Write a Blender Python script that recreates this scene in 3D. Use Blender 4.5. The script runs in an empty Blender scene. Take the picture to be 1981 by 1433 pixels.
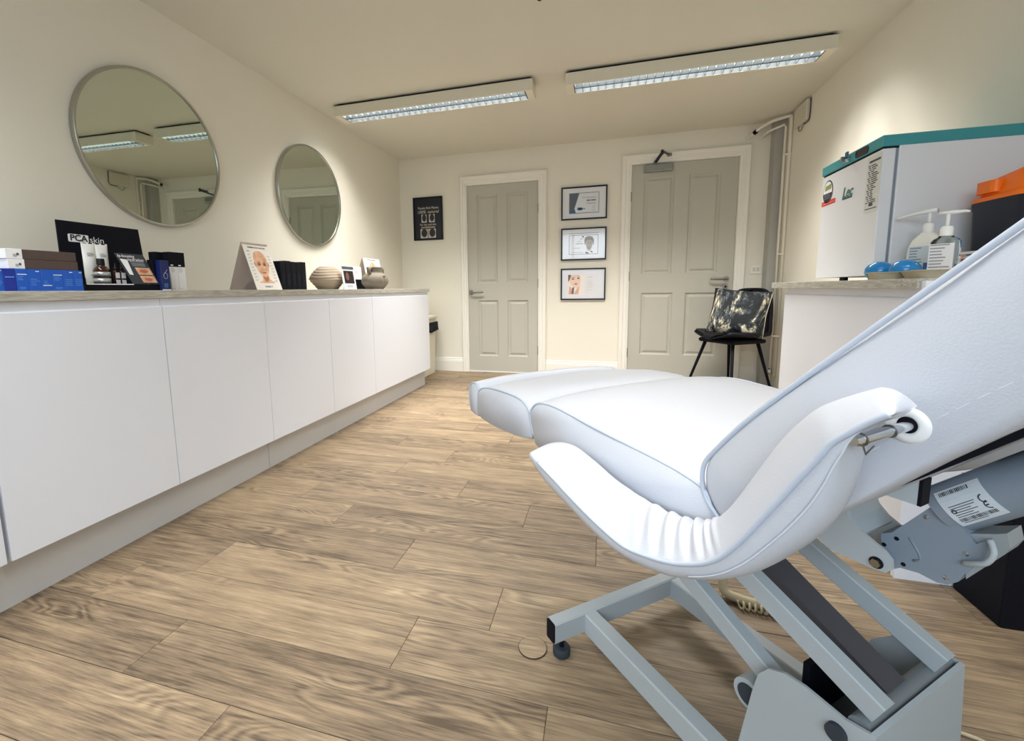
import bpy, bmesh, math, random
from mathutils import Vector, Matrix
random.seed(7)
SC = bpy.context.scene
COL = SC.collection
PI = math.pi

# ------------------------------------------------------------------ camera
W_PX, H_PX, F_PX = 1981.0, 1433.0, 850.0
cam_d = bpy.data.cameras.new('camera')
cam_d.sensor_width = 36.0
cam_d.lens = 36.0 * F_PX / W_PX
cam_d.shift_x = (W_PX / 2 - 929.81) / W_PX
cam_d.shift_y = (665.22 - H_PX / 2) / W_PX
cam_d.clip_start = 0.02
cam = bpy.data.objects.new('camera', cam_d)
COL.objects.link(cam)
yaw, pitch, roll = math.radians(-15.728), math.radians(7.057), math.radians(-0.818)
cy, sy, cp, sp, cr, sr = math.cos(yaw), math.sin(yaw), math.cos(pitch), math.sin(pitch), math.cos(roll), math.sin(roll)
RA = Matrix(((cy, -sy, 0), (sy, cy, 0), (0, 0, 1)))
RB = Matrix(((1, 0, 0), (0, 0, -1), (0, 1, 0)))
RP = Matrix(((1, 0, 0), (0, cp, -sp), (0, sp, cp)))
RR = Matrix(((cr, -sr, 0), (sr, cr, 0), (0, 0, 1)))
MC = RR @ RP @ RB @ RA                        # world -> camera (x right, y down, z forward)
right, down, fwd = MC[0], MC[1], MC[2]
mw = Matrix(((right[0], -down[0], -fwd[0], 0), (right[1], -down[1], -fwd[1], 0), (right[2], -down[2], -fwd[2], 0.893), (0, 0, 0, 1)))
cam.matrix_world = mw
SC.camera = cam

# ------------------------------------------------------------------ world, daylight, exposure
SC.view_settings.view_transform = 'Standard'
SC.view_settings.look = 'None'
SC.view_settings.gamma = 1.0
SC.view_settings.use_curve_mapping = False
SC.view_settings.exposure = 0.76
wd = bpy.data.worlds.new('daylight')
SC.world = wd
wd.use_nodes = True
bg = wd.node_tree.nodes['Background']
bg.inputs[0].default_value = (0.80, 0.90, 1.0, 1)
bg.inputs[1].default_value = 1.2


def area_light(name, loc, rot, sx, sy_, power, col):
    d = bpy.data.lights.new(name, 'AREA')
    d.shape = 'RECTANGLE'
    d.size, d.size_y = sx, sy_
    d.energy = power
    d.color = col
    o = bpy.data.objects.new(name, d)
    COL.objects.link(o)
    o.location = loc
    o.rotation_euler = rot
    return o


# daylight entering through the big window in the wall behind the camera
area_light('window_daylight', (-0.30, -3.60, 3.00), (math.radians(62), 0, 0), 5.5, 2.8, 170, (0.70, 0.85, 1.0))


# ------------------------------------------------------------------ materials
def lin(c):
    return tuple(((v / 255) / 12.92 if v / 255 <= 0.04045 else ((v / 255 + 0.055) / 1.055) ** 2.4) for v in c) + (1.0,)


MATS = {}


def M(name, rgb, rough=0.5, metal=0.0, spec=0.5, bump=0.0, bscale=200.0, noise=0.0, nscale=6.0, trans=0.0, emit=0.0, coat=0.0, ior=1.45):
    if name in MATS:
        return MATS[name]
    m = bpy.data.materials.new(name)
    m.use_nodes = True
    nt = m.node_tree
    p = nt.nodes['Principled BSDF']
    p.inputs['Base Color'].default_value = lin(rgb)
    p.inputs['Roughness'].default_value = rough
    p.inputs['Metallic'].default_value = metal
    p.inputs['Specular IOR Level'].default_value = spec
    p.inputs['IOR'].default_value = ior
    p.inputs['Transmission Weight'].default_value = trans
    p.inputs['Coat Weight'].default_value = coat
    if emit:
        p.inputs['Emission Color'].default_value = lin(rgb)
        p.inputs['Emission Strength'].default_value = emit
    if noise or bump:
        tc = nt.nodes.new('ShaderNodeTexCoord')
        if noise:
            n = nt.nodes.new('ShaderNodeTexNoise')
            n.inputs['Scale'].default_value = nscale
            n.inputs['Detail'].default_value = 4
            nt.links.new(tc.outputs['Object'], n.inputs['Vector'])
            r = nt.nodes.new('ShaderNodeMix')
            r.data_type = 'RGBA'
            a = lin(rgb)
            r.inputs['A'].default_value = tuple(min(1, v * (1 - noise)) for v in a[:3]) + (1,)
            r.inputs['B'].default_value = tuple(min(1, v * (1 + noise)) for v in a[:3]) + (1,)
            nt.links.new(n.outputs['Fac'], r.inputs['Factor'])
            nt.links.new(r.outputs['Result'], p.inputs['Base Color'])
        if bump:
            b = nt.nodes.new('ShaderNodeTexNoise')
            b.inputs['Scale'].default_value = bscale
            b.inputs['Detail'].default_value = 3
            nt.links.new(tc.outputs['Object'], b.inputs['Vector'])
            bn = nt.nodes.new('ShaderNodeBump')
            bn.inputs['Strength'].default_value = bump
            bn.inputs['Distance'].default_value = 0.002
            nt.links.new(b.outputs['Fac'], bn.inputs['Height'])
            nt.links.new(bn.outputs['Normal'], p.inputs['Normal'])
    MATS[name] = m
    return m


def wood_vinyl():
    m = bpy.data.materials.new('oak_vinyl')
    m.use_nodes = True
    nt = m.node_tree
    N, Lk = nt.nodes, nt.links
    p = N['Principled BSDF']
    p.inputs['Roughness'].default_value = 0.5
    p.inputs['Specular IOR Level'].default_value = 0.35
    tc = N.new('ShaderNodeTexCoord')
    oi = N.new('ShaderNodeObjectInfo')
    off = N.new('ShaderNodeVectorMath'); off.operation = 'SCALE'
    comb = N.new('ShaderNodeCombineXYZ')
    for k in range(3):
        Lk.new(oi.outputs['Random'], comb.inputs[k])
    Lk.new(comb.outputs[0], off.inputs[0]); off.inputs['Scale'].default_value = 37.0
    add = N.new('ShaderNodeVectorMath'); add.operation = 'ADD'
    Lk.new(tc.outputs['Object'], add.inputs[0]); Lk.new(off.outputs[0], add.inputs[1])

    def mapped(sx, sy2):
        mp = N.new('ShaderNodeMapping')
        mp.inputs['Scale'].default_value = (sx, sy2, 1)
        Lk.new(add.outputs[0], mp.inputs['Vector'])
        return mp.outputs[0]

    def noise(vec, sc, det, rough=0.6, dist=0.0):
        n = N.new('ShaderNodeTexNoise')
        n.inputs['Scale'].default_value = sc
        n.inputs['Detail'].default_value = det
        n.inputs['Roughness'].default_value = rough
        n.inputs['Distortion'].default_value = dist
        Lk.new(vec, n.inputs['Vector'])
        return n.outputs['Fac']

    def math_(op, a, b=None, v=None):
        q = N.new('ShaderNodeMath'); q.operation = op
        Lk.new(a, q.inputs[0])
        if b is not None:
            Lk.new(b, q.inputs[1])
        if v is not None:
            q.inputs[1].default_value = v
        return q.outputs[0]
    # cathedral rings: contour lines of a stretched low noise
    low = noise(mapped(1.6, 7.5), 1.35, 2.0, 0.45, 0.25)
    rings = math_('SINE', math_('MULTIPLY', low, v=95.0))
    ringm = noise(mapped(1.2, 6.0), 1.7, 1.0)
    rm = N.new('ShaderNodeMapRange'); Lk.new(ringm, rm.inputs[0])
    rm.inputs[1].default_value = 0.50; rm.inputs[2].default_value = 0.62
    rings2 = math_('MULTIPLY', rings, rm.outputs[0])
    fine = noise(mapped(4.0, 95.0), 2.2, 5.0, 0.7)
    streak = noise(mapped(1.4, 22.0), 2.0, 4.0, 0.65)
    blot = noise(mapped(2.0, 6.0), 2.0, 3.0)
    f = math_('ADD', math_('MULTIPLY', fine, v=0.62), math_('MULTIPLY', streak, v=0.48))
    f = math_('ADD', f, math_('MULTIPLY', blot, v=0.34))
    f = math_('ADD', f, math_('MULTIPLY', rings2, v=-0.07))
    f = math_('ADD', f, math_('MULTIPLY', math_('SUBTRACT', oi.outputs['Random'], v=0.3), v=0.11))
    ramp = N.new('ShaderNodeValToRGB')
    Lk.new(f, ramp.inputs[0])
    e = ramp.color_ramp.elements
    e[0].position, e[0].color = 0.56, lin((90, 76, 61))
    e[1].position, e[1].color = 1.06 if False else 1.0, lin((184, 163, 134))
    x = ramp.color_ramp.elements.new(0.70); x.color = lin((130, 112, 91))
    x = ramp.color_ramp.elements.new(0.84); x.color = lin((158, 137, 110))
    # small dark knots
    vor = N.new('ShaderNodeTexVoronoi'); vor.inputs['Scale'].default_value = 2.2
    Lk.new(mapped(1.0, 2.3), vor.inputs['Vector'])
    kr = N.new('ShaderNodeMapRange'); Lk.new(vor.outputs['Distance'], kr.inputs[0])
    kr.inputs[1].default_value = 0.018; kr.inputs[2].default_value = 0.055
    mix = N.new('ShaderNodeMix'); mix.data_type = 'RGBA'
    mix.inputs['A'].default_value = lin((92, 70, 50))
    Lk.new(kr.outputs[0], mix.inputs['Factor']); Lk.new(ramp.outputs[0], mix.inputs['B'])
    Lk.new(mix.outputs['Result'], p.inputs['Base Color'])
    bn = N.new('ShaderNodeBump'); bn.inputs['Strength'].default_value = 0.12; bn.inputs['Distance'].default_value = 0.001
    Lk.new(fine, bn.inputs['Height']); Lk.new(bn.outputs['Normal'], p.inputs['Normal'])
    return m


def laminate():
    m = bpy.data.materials.new('worktop_laminate')
    m.use_nodes = True
    nt = m.node_tree
    N, Lk = nt.nodes, nt.links
    p = N['Principled BSDF']
    p.inputs['Roughness'].default_value = 0.5
    tc = N.new('ShaderNodeTexCoord')
    mp = N.new('ShaderNodeMapping'); mp.inputs['Scale'].default_value = (30, 6, 60)
    Lk.new(tc.outputs['Object'], mp.inputs[0])
    n = N.new('ShaderNodeTexNoise'); n.inputs['Scale'].default_value = 2.5; n.inputs['Detail'].default_value = 6; n.inputs['Roughness'].default_value = .7
    Lk.new(mp.outputs[0], n.inputs['Vector'])
    r = N.new('ShaderNodeValToRGB'); Lk.new(n.outputs['Fac'], r.inputs[0])
    r.color_ramp.elements[0].position = .33; r.color_ramp.elements[0].color = lin((150, 147, 138))
    r.color_ramp.elements[1].position = .68; r.color_ramp.elements[1].color = lin((206, 203, 192))
    Lk.new(r.outputs[0], p.inputs['Base Color'])
    return m


def cushion_print():
    m = bpy.data.materials.new('cushion_print')
    m.use_nodes = True
    nt = m.node_tree
    N, Lk = nt.nodes, nt.links
    p = N['Principled BSDF']
    p.inputs['Roughness'].default_value = 0.75
    tc = N.new('ShaderNodeTexCoord')
    mp = N.new('ShaderNodeMapping'); mp.inputs['Scale'].default_value = (6.5, 6.5, 3.4); mp.inputs['Location'].default_value = (1.3, .4, 2.6)
    Lk.new(tc.outputs['Object'], mp.inputs[0])
    n = N.new('ShaderNodeTexNoise'); n.inputs['Scale'].default_value = 1.1; n.inputs['Detail'].default_value = 6; n.inputs['Roughness'].default_value = .72; n.inputs['Distortion'].default_value = .6
    Lk.new(mp.outputs[0], n.inputs['Vector'])
    r = N.new('ShaderNodeValToRGB'); Lk.new(n.outputs['Fac'], r.inputs[0])
    e = r.color_ramp.elements
    e[0].position = .46; e[0].color = lin((8, 12, 20))
    e[1].position = .66; e[1].color = lin((244, 238, 224))
    for q, c in ((.49, (28, 38, 46)), (.53, (92, 100, 102)), (.553, (176, 160, 122)), (.575, (228, 219, 198))):
        x = e.new(q); x.color = lin(c)
    Lk.new(r.outputs[0], p.inputs['Base Color'])
    return m


def gradient_skin():
    m = bpy.data.materials.new('printed_skin')
    m.use_nodes = True
    nt = m.node_tree
    N, Lk = nt.nodes, nt.links
    p = N['Principled BSDF']
    p.inputs['Roughness'].default_value = 0.6
    tc = N.new('ShaderNodeTexCoord')
    n = N.new('ShaderNodeTexNoise'); n.inputs['Scale'].default_value = 26; n.inputs['Detail'].default_value = 4
    Lk.new(tc.outputs['Object'], n.inputs['Vector'])
    r = N.new('ShaderNodeValToRGB'); Lk.new(n.outputs['Fac'], r.inputs[0])
    r.color_ramp.elements[0].position = .3; r.color_ramp.elements[0].color = lin((196, 132, 92))
    r.color_ramp.elements[1].position = .66; r.color_ramp.elements[1].color = lin((238, 194, 158))
    Lk.new(r.outputs[0], p.inputs['Base Color'])
    return m


WALL = M('wall_paint', (232, 228, 215), 0.85, spec=.2, bump=.05, bscale=180)
CEIL = M('ceiling_paint', (220, 217, 206), 0.9, spec=.15)
TRIMW = M('trim_white', (236, 233, 224), 0.45)
DOORG = M('door_grey', (186, 184, 172), 0.5)
GREYBOX = M('boxing_grey', (176, 175, 168), 0.7)
CABW = M('cabinet_white', (234, 238, 248), 0.42)
CABIN = M('cabinet_side', (222, 222, 222), 0.6)
DARKGAP = M('dark_gap', (36, 40, 48), 0.8)
STEEL = M('brushed_steel', (150, 148, 144), 0.3, 1.0)
CHROME = M('chrome', (205, 208, 212), 0.12, 1.0)
MIRROR = M('mirror_glass', (202, 212, 202), 0.015, 1.0)
MFRAME = M('mirror_frame_metal', (176, 176, 168), 0.32, 1.0)
BLACK = M('black_plastic', (9, 11, 22), 0.45, spec=.35)
BLACKM = M('black_matt', (6, 8, 20), 0.7, spec=.25)
NAVY = M('navy_card', (18, 26, 58), 0.5)
FRAMEB = M('picture_frame_black', (9, 12, 26), 0.4, spec=.3)
PAPER = M('paper_white', (238, 238, 240), 0.7)
PAPERW = M('paper_cream', (242, 236, 228), 0.7)
GREYP = M('print_grey', (150, 150, 152), 0.7)
DGREYP = M('print_dark_grey', (70, 74, 80), 0.7)
INK = M('print_ink', (34, 38, 46), 0.7)
VINYLW = M('white_leatherette', (200, 203, 211), 0.42, spec=.4, bump=.22, bscale=420)
VINYLP = M('piping_leatherette', (190, 198, 212), 0.4, spec=.4)
FRAMEG = M('grey_powder_coat', (176, 184, 188), 0.5, bump=.05, bscale=600)
MOTORG = M('motor_grey', (132, 144, 156), 0.5, bump=.08, bscale=500)
RUBBER = M('rubber_dark', (50, 58, 66), 0.75)
TEAL = M('fridge_teal', (62, 150, 156), 0.45)
FRIDGEW = M('fridge_white', (228, 230, 234), 0.35)
BLUEB = M('carton_blue', (22, 88, 190), 0.4)
BLUED = M('carton_deep_blue', (14, 46, 148), 0.4)
BLUELT = M('print_light_blue', (104, 158, 228), 0.6)
BROWNC = M('carton_brown', (84, 68, 64), 0.6, noise=.12, nscale=60)
WHITEP = M('white_plastic', (240, 240, 238), 0.35)
ORANGE = M('orange_plastic', (250, 118, 14), 0.4)
DOMEB = M('blue_dome', (20, 128, 196), 0.18, coat=.5)
PULP = M('grey_pulp', (186, 176, 152), 0.85, noise=.1, nscale=30, bump=.15, bscale=120)
CLAY = M('clay_beige', (158, 143, 126), 0.85, noise=.08, nscale=20)
CLAYD = M('clay_grey', (112, 104, 92), 0.85, noise=.12, nscale=30)
AMBER = M('amber_glass', (58, 26, 14), 0.1, spec=.6)
SILVL = M('silver_label', (190, 200, 204), 0.3, 0.6)
LOUVRE = M('louvre_aluminium', (112, 118, 121), 0.3, .9)
FITTING = M('fitting_white', (226, 220, 202), 0.5)
CABLEC = M('cable_cream', (202, 188, 156), 0.6)
SKIN = gradient_skin()
LIP = M('printed_lip', (186, 108, 92), 0.6)
RED = M('print_red', (214, 62, 42), 0.6)
OAK = wood_vinyl()
LAMI = laminate()


# ------------------------------------------------------------------ mesh helpers
def BM():
    return bmesh.new()


def obj(name, bm, mat, parent=None, smooth=False, loc=None, rot=None, autosmooth=None):
    me = bpy.data.meshes.new(name)
    bmesh.ops.recalc_face_normals(bm, faces=bm.faces[:])
    if smooth or autosmooth:
        for f in bm.faces:
            f.smooth = True
    if autosmooth:
        a = math.radians(autosmooth)
        for e in bm.edges:
            if len(e.link_faces) == 2 and e.calc_face_angle(0) > a:
                e.smooth = False
    bm.to_mesh(me)
    bm.free()
    me.materials.append(mat)
    o = bpy.data.objects.new(name, me)
    COL.objects.link(o)
    if parent is not None:
        o.parent = parent
    if loc is not None:
        o.location = loc
    if rot is not None:
        o.rotation_euler = rot
    return o


def thing(name, label, cat, loc=(0, 0, 0), rotz=0.0, group=None, rot=None):
    o = bpy.data.objects.new(name, None)
    o.empty_display_size = 0.05
    COL.objects.link(o)
    o.location = loc
    o.rotation_euler = rot if rot else (0, 0, rotz)
    o['label'] = label
    o['category'] = cat
    if group:
        o['group'] = group
    return o


def tag(o, label, cat, group=None):
    o['label'] = label
    o['category'] = cat
    if group:
        o['group'] = group
    return o


def struct(o):
    o['kind'] = 'structure'
    return o


def struct_empty(name, loc=(0, 0, 0), rotz=0.0):
    o = bpy.data.objects.new(name, None)
    COL.objects.link(o)
    o.location = loc
    o.rotation_euler = (0, 0, rotz)
    o['kind'] = 'structure'
    return o


def box(bm, x0, x1, y0, y1, z0, z1, bev=0.0, seg=2):
    r = bmesh.ops.create_cube(bm, size=1.0)
    vs = r['verts']
    for v in vs:
        v.co = Vector(((x0 + x1) / 2 + v.co.x * (x1 - x0), (y0 + y1) / 2 + v.co.y * (y1 - y0), (z0 + z1) / 2 + v.co.z * (z1 - z0)))
    if bev > 0:
        es = list({e for v in vs for e in v.link_edges})
        bmesh.ops.bevel(bm, geom=es, offset=bev, segments=seg, affect='EDGES', profile=0.5)
    return bm


def frame_of(d):
    d = d.normalized()
    up = Vector((0, 0, 1)) if abs(d.z) < 0.95 else Vector((1, 0, 0))
    a = d.cross(up).normalized()
    b = a.cross(d).normalized()
    return a, b


def ring_loft(bm, rings, cap0=True, cap1=True, closed=True):
    vr = [[bm.verts.new(p) for p in r] for r in rings]
    n = len(vr[0])
    for i in range(len(vr) - 1):
        for j in range(n if closed else n - 1):
            k = (j + 1) % n
            try:
                bm.faces.new((vr[i][j], vr[i][k], vr[i + 1][k], vr[i + 1][j]))
            except ValueError:
                pass
    if cap0:
        bm.faces.new(vr[0])
    if cap1:
        bm.faces.new(vr[-1])
    return vr


def tube(bm, pts, r, seg=10, caps=True):
    pts = [Vector(p) for p in pts]
    rings = []
    n = len(pts)
    rs = r if isinstance(r, (list, tuple)) else [r] * n
    a = None
    for i, p in enumerate(pts):
        d = (pts[min(i + 1, n - 1)] - pts[max(i - 1, 0)]).normalized()
        if a is None:
            a, b = frame_of(d)
        else:
            a = (a - d * a.dot(d)).normalized()
            b = a.cross(d).normalized()
        rings.append([p + (a * math.cos(2 * PI * k / seg) + b * math.sin(2 * PI * k / seg)) * rs[i] for k in range(seg)])
    ring_loft(bm, rings, caps, caps)
    return bm


def bar(bm, p0, p1, w, h, up=(0, 0, 1), bev=0.0):
    """rectangular tube from p0 to p1, w across, h along 'up'"""
    p0, p1 = Vector(p0), Vector(p1)
    d = (p1 - p0).normalized()
    a = d.cross(Vector(up)).normalized()
    b = a.cross(d).normalized()
    c = bev
    if c > 0:
        prof = [(-w / 2 + c, -h / 2), (w / 2 - c, -h / 2), (w / 2, -h / 2 + c), (w / 2, h / 2 - c), (w / 2 - c, h / 2), (-w / 2 + c, h / 2), (-w / 2, h / 2 - c), (-w / 2, -h / 2 + c)]
    else:
        prof = [(-w / 2, -h / 2), (w / 2, -h / 2), (w / 2, h / 2), (-w / 2, h / 2)]
    ring_loft(bm, [[p + a * x + b * y for x, y in prof] for p in (p0, p1)])
    return bm


def lathe(bm, prof, seg=24, c=(0, 0, 0), sx=1.0, sy2=1.0, caps=True):
    rings = []
    for r, z in prof:
        rings.append([Vector((c[0] + sx * r * math.cos(2 * PI * k / seg), c[1] + sy2 * r * math.sin(2 * PI * k / seg), c[2] + z)) for k in range(seg)])
    ring_loft(bm, rings, caps, caps)
    return bm


def prism_xz(bm, pts, y0, y1):
    ring_loft(bm, [[Vector((x, y, z)) for x, z in pts] for y in (y0, y1)])
    return bm


def prism_yz(bm, pts, x0, x1):
    ring_loft(bm, [[Vector((x, y, z)) for y, z in pts] for x in (x0, x1)])
    return bm


def prism_xy(bm, pts, z0, z1):
    ring_loft(bm, [[Vector((x, y, z)) for x, y in pts] for z in (z0, z1)])
    return bm


def ell(cx, cz, rx, rz, n=28, a0=0.0, a1=2 * PI):
    full = abs(a1 - a0 - 2 * PI) < 1e-6
    m = n if full else n + 1
    return [(cx + rx * math.cos(a0 + (a1 - a0) * k / n), cz + rz * math.sin(a0 + (a1 - a0) * k / n)) for k in range(m)]


def rect(x0, x1, z0, z1):
    return [(x0, z0), (x1, z0), (x1, z1), (x0, z1)]


def rrect(x0, x1, z0, z1, r, n=5):
    out = []
    for cx, cz, a in ((x1 - r, z0 + r, -PI / 2), (x1 - r, z1 - r, 0), (x0 + r, z1 - r, PI / 2), (x0 + r, z0 + r, PI)):
        for k in range(n + 1):
            t = a + PI / 2 * k / n
            out.append((cx + r * math.cos(t), cz + r * math.sin(t)))
    return out


def pr(parent, name, pts, y, mat, th=0.0007, rot=None, loc=None):
    """flat printed or stuck-on piece on a front face looking towards -y"""
    return obj(name, prism_xz(BM(), pts, y - th, y), mat, parent, loc=loc, rot=rot)


def prs(parent, name, plist, y, mat, th=0.0007, rot=None, loc=None):
    bm = BM()
    for pts in plist:
        prism_xz(bm, pts, y - th, y)
    return obj(name, bm, mat, parent, loc=loc, rot=rot)


def text(parent, name, s, size, x, z, y, mat, align='CENTER', shear=0.0, sx=1.0, rot=None, off=0.0):
    cu = bpy.data.curves.new(name, 'FONT')
    cu.body = s
    cu.size = size
    cu.align_x = align
    cu.align_y = 'CENTER'
    cu.extrude = 0.0003
    cu.shear = shear
    cu.offset = off
    cu.resolution_u = 3
    t = bpy.data.objects.new(name, cu)
    COL.objects.link(t)
    dg = bpy.context.evaluated_depsgraph_get()
    me = bpy.data.meshes.new_from_object(t.evaluated_get(dg))
    bpy.data.objects.remove(t)
    for v in me.vertices:
        px, py, pz = v.co
        v.co = (px * sx, -pz, py)
    me.materials.clear()
    me.materials.append(mat)
    o = bpy.data.objects.new(name, me)
    COL.objects.link(o)
    o.parent = parent
    R = Matrix.Rotation(rot[0], 3, 'X') if rot else None
    o.location = (x, y, z)
    if rot:
        o.rotation_euler = rot
    return o


def cat_rom(pts, n, closed=False):
    P = [Vector(p) for p in pts]
    m = len(P)
    out = []
    segs = m if closed else m - 1
    for i in range(segs):
        if closed:
            a, b, c, d = P[(i - 1) % m], P[i], P[(i + 1) % m], P[(i + 2) % m]
        else:
            a, b, c, d = P[max(i - 1, 0)], P[i], P[i + 1], P[min(i + 2, m - 1)]
        for k in range(n):
            t = k / n
            out.append(0.5 * ((2 * b) + (c - a) * t + (2 * a - 5 * b + 4 * c - d) * t * t + (3 * b - a - 3 * c + d) * t ** 3))
    if not closed:
        out.append(P[-1])
    return out


def copy_tree(root, loc=None, label=None, rotz=None):
    c = root.copy(); COL.objects.link(c)
    if loc is not None:
        c.location = loc
    if rotz is not None:
        c.rotation_euler = (0, 0, rotz)
    if label:
        c['label'] = label
    for ch in list(root.children):
        d = ch.copy(); COL.objects.link(d); d.parent = c
        for g in list(ch.children):
            h = g.copy(); COL.objects.link(h); h.parent = d
    return c


# ------------------------------------------------------------------ room shell
XL, XR, YB, YF, ZC = -2.18, 1.46, 4.564, -1.30, 2.296

floor = struct(obj('floor', box(BM(), XL - .1, XR + .1, YF - .1, YB + .2, -.10, -.004), DARKGAP))
PW, PL = 0.174, 0.99
JOINT = {-1: -0.77, 0: -0.10, 1: -0.476, 2: -0.276, 3: -0.642, 4: -1.0, 5: -0.28, 6: -0.598, 7: -0.977, 8: -0.786, 9: -1.15, 10: -0.522,
         11: -0.79, 12: -1.107, 13: -0.48, 14: -1.288, 15: -0.35, 16: -0.9, 17: -0.2, 18: -0.65, 19: -1.1, 20: -0.45, 21: -0.8, 22: -1.25}
plank_mesh = {}
for r in range(-12, 23):
    y0 = 0.674 + PW * r
    y1 = min(y0 + PW, YB + 0.02)
    if y0 > YB:
        continue
    j = JOINT.get(r, -1.0 + ((r * 0.37) % 0.99))
    x = j - PL * math.ceil((j - XL) / PL)
    while x < XR:
        a, b = max(x, XL), min(x + PL, XR)
        if b - a > 0.01:
            key = (round(b - a, 3), round(y1 - y0, 3))
            if key not in plank_mesh:
                bm = BM()
                hw, hd, g = (b - a) / 2 - .0005, (y1 - y0) / 2 - .0007, .0010
                ring_loft(bm, [[Vector((sx2 * (hw - i), sy3 * (hd - i), zz)) for sx2, sy3 in ((-1, -1), (1, -1), (1, 1), (-1, 1))] for zz, i in ((-.004, 0), (-.0008, 0), (0, g))])
                o = obj('plank', bm, OAK, floor)
                plank_mesh[key] = o.data
            else:
                o = bpy.data.objects.new('plank', plank_mesh[key])
                COL.objects.link(o)
                o.parent = floor
            o.location = ((a + b) / 2, (y0 + y1) / 2, 0)
        x += PL

struct(obj('ceiling', box(BM(), XL - .1, XR + .1, YF - .1, YB + .2, ZC, ZC + .1), CEIL))
struct(obj('wall_left', box(BM(), XL - .1, XL, YF - .1, YB + .2, 0, ZC), WALL))
struct(obj('wall_right', box(BM(), XR, XR + .1, YF - .1, YB + .2, 0, ZC), WALL))
D1 = (-1.417, -0.657, 1.976)
D2 = (0.225, 1.144, 2.044)
bm = BM()
box(bm, XL, D1[0], YB, YB + .12, 0, ZC)
box(bm, D1[1], D2[0], YB, YB + .12, 0, ZC)
box(bm, D2[1], XR, YB, YB + .12, 0, ZC)
box(bm, D1[0], D1[1], YB, YB + .12, D1[2], ZC)
box(bm, D2[0], D2[1], YB, YB + .12, D2[2], ZC)
struct(obj('wall_back', bm, WALL))
WX0, WX1, WZ0, WZ1 = -1.60, 1.00, 0.95, 2.16
bm = BM()
box(bm, XL, WX0, YF - .1, YF, 0, ZC)
box(bm, WX1, XR, YF - .1, YF, 0, ZC)
box(bm, WX0, WX1, YF - .1, YF, 0, WZ0)
box(bm, WX0, WX1, YF - .1, YF, WZ1, ZC)
struct(obj('wall_front', bm, WALL))
win = struct_empty('window_1', (0, YF, 0))
bm = BM()
for x in (WX0, -0.74, 0.12, WX1 - .05):
    box(bm, x, x + .05, -.09, -.03, WZ0, WZ1)
box(bm, WX0, WX1, -.09, -.03, WZ0, WZ0 + .05)
box(bm, WX0, WX1, -.09, -.03, WZ1 - .05, WZ1)
obj('window_frame', bm, TRIMW, win)
obj('window_sill', box(BM(), WX0 - .05, WX1 + .05, -.02, .07, WZ0 - .03, WZ0, .004), TRIMW, win)


def skirting(bm, x0, x1):
    prism_yz(bm, [(YB, 0), (YB - .018, 0), (YB - .018, .113), (YB - .014, .118), (YB - .014, .128), (YB - .009, .134), (YB - .009, .146), (YB - .003, .152), (YB, .152)], x0, x1)


bm = BM()
skirting(bm, XL, -1.484); skirting(bm, -.575, .139); skirting(bm, 1.228, 1.372)
struct(obj('baseboard_back', bm, TRIMW))
struct(obj('trim_1', box(BM(), 1.372, XR, 4.45, YB, 0, ZC, .002), GREYBOX))


def architrave(name, x0, x1, zt, xo0, xo1, zo, parent):
    # stepped moulded frame: legs and head mitred as one profile swept round the opening
    bm = BM()
    prof = [(0.0, 0.0), (0.0, .012), (.16, .014), (.20, .019), (.52, .019), (.58, .025), (.90, .027), (1.0, .020), (1.0, 0.0)]
    rings = []
    for k in range(4):
        ring = []
        for t, d in prof:
            xa, xb, z = x0 + (xo0 - x0) * t, x1 + (xo1 - x1) * t, zt + (zo - zt) * t
            p = ((xa, 0), (xa, z), (xb, z), (xb, 0))[k]
            ring.append(Vector((p[0], -d, p[1])))
        rings.append(ring)
    ring_loft(bm, rings)
    return obj(name, bm, TRIMW, parent)


def panel_door(num, x0, x1, zt, xo0, xo1, zo, panels, hinge_x, hinge_z):
    root = struct_empty('door_%d' % num, (0, YB, 0))
    architrave('architrave', x0, x1, zt, xo0, xo1, zo, root)
    bm = BM()
    box(bm, x0 - .002, x0 + .004, .0, .12, 0, zt); box(bm, x1 - .004, x1 + .002, .0, .12, 0, zt); box(bm, x0, x1, .0, .12, zt - .004, zt + .002)
    obj('door_lining', bm, TRIMW, root)
    lx0, lx1, lz1 = x0 + .006, x1 - .006, zt - .007
    # leaf: rails and stiles as a grid of boxes around the recessed panels
    xs = sorted({lx0, lx1} | {v for p in panels for v in p[:2]})
    zs = sorted({.012, lz1} | {v for p in panels for v in p[2:]})
    bm = BM()
    box(bm, lx0, lx1, .022, .045, .012, lz1)
    for i in range(len(xs) - 1):
        for j in range(len(zs) - 1):
            cx, cz = (xs[i] + xs[i + 1]) / 2, (zs[j] + zs[j + 1]) / 2
            if not any(p[0] < cx < p[1] and p[2] < cz < p[3] for p in panels):
                box(bm, xs[i], xs[i + 1], .008, .0225, zs[j], zs[j + 1])
    bmesh.ops.remove_doubles(bm, verts=bm.verts[:], dist=1e-5)
    leaf = obj('door_leaf', bm, DOORG, root)
    for a, b, c, d in panels:
        bm = BM()
        st = [(0, .008), (.006, .016), (.012, .021), (.022, .021), (.040, .0125), (.043, .0125)]
        ring_loft(bm, [[Vector((x, y, z)) for x, z in ((a + i, c + i), (b - i, c + i), (b - i, d - i), (a + i, d - i))] for i, y in st], False, True)
        obj('panel', bm, DOORG, leaf)
    for hz in hinge_z:
        obj('hinge', tube(BM(), [(hinge_x, .003, hz - .045), (hinge_x, .003, hz + .045)], .006, 8), STEEL, root)
    return root, leaf


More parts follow.
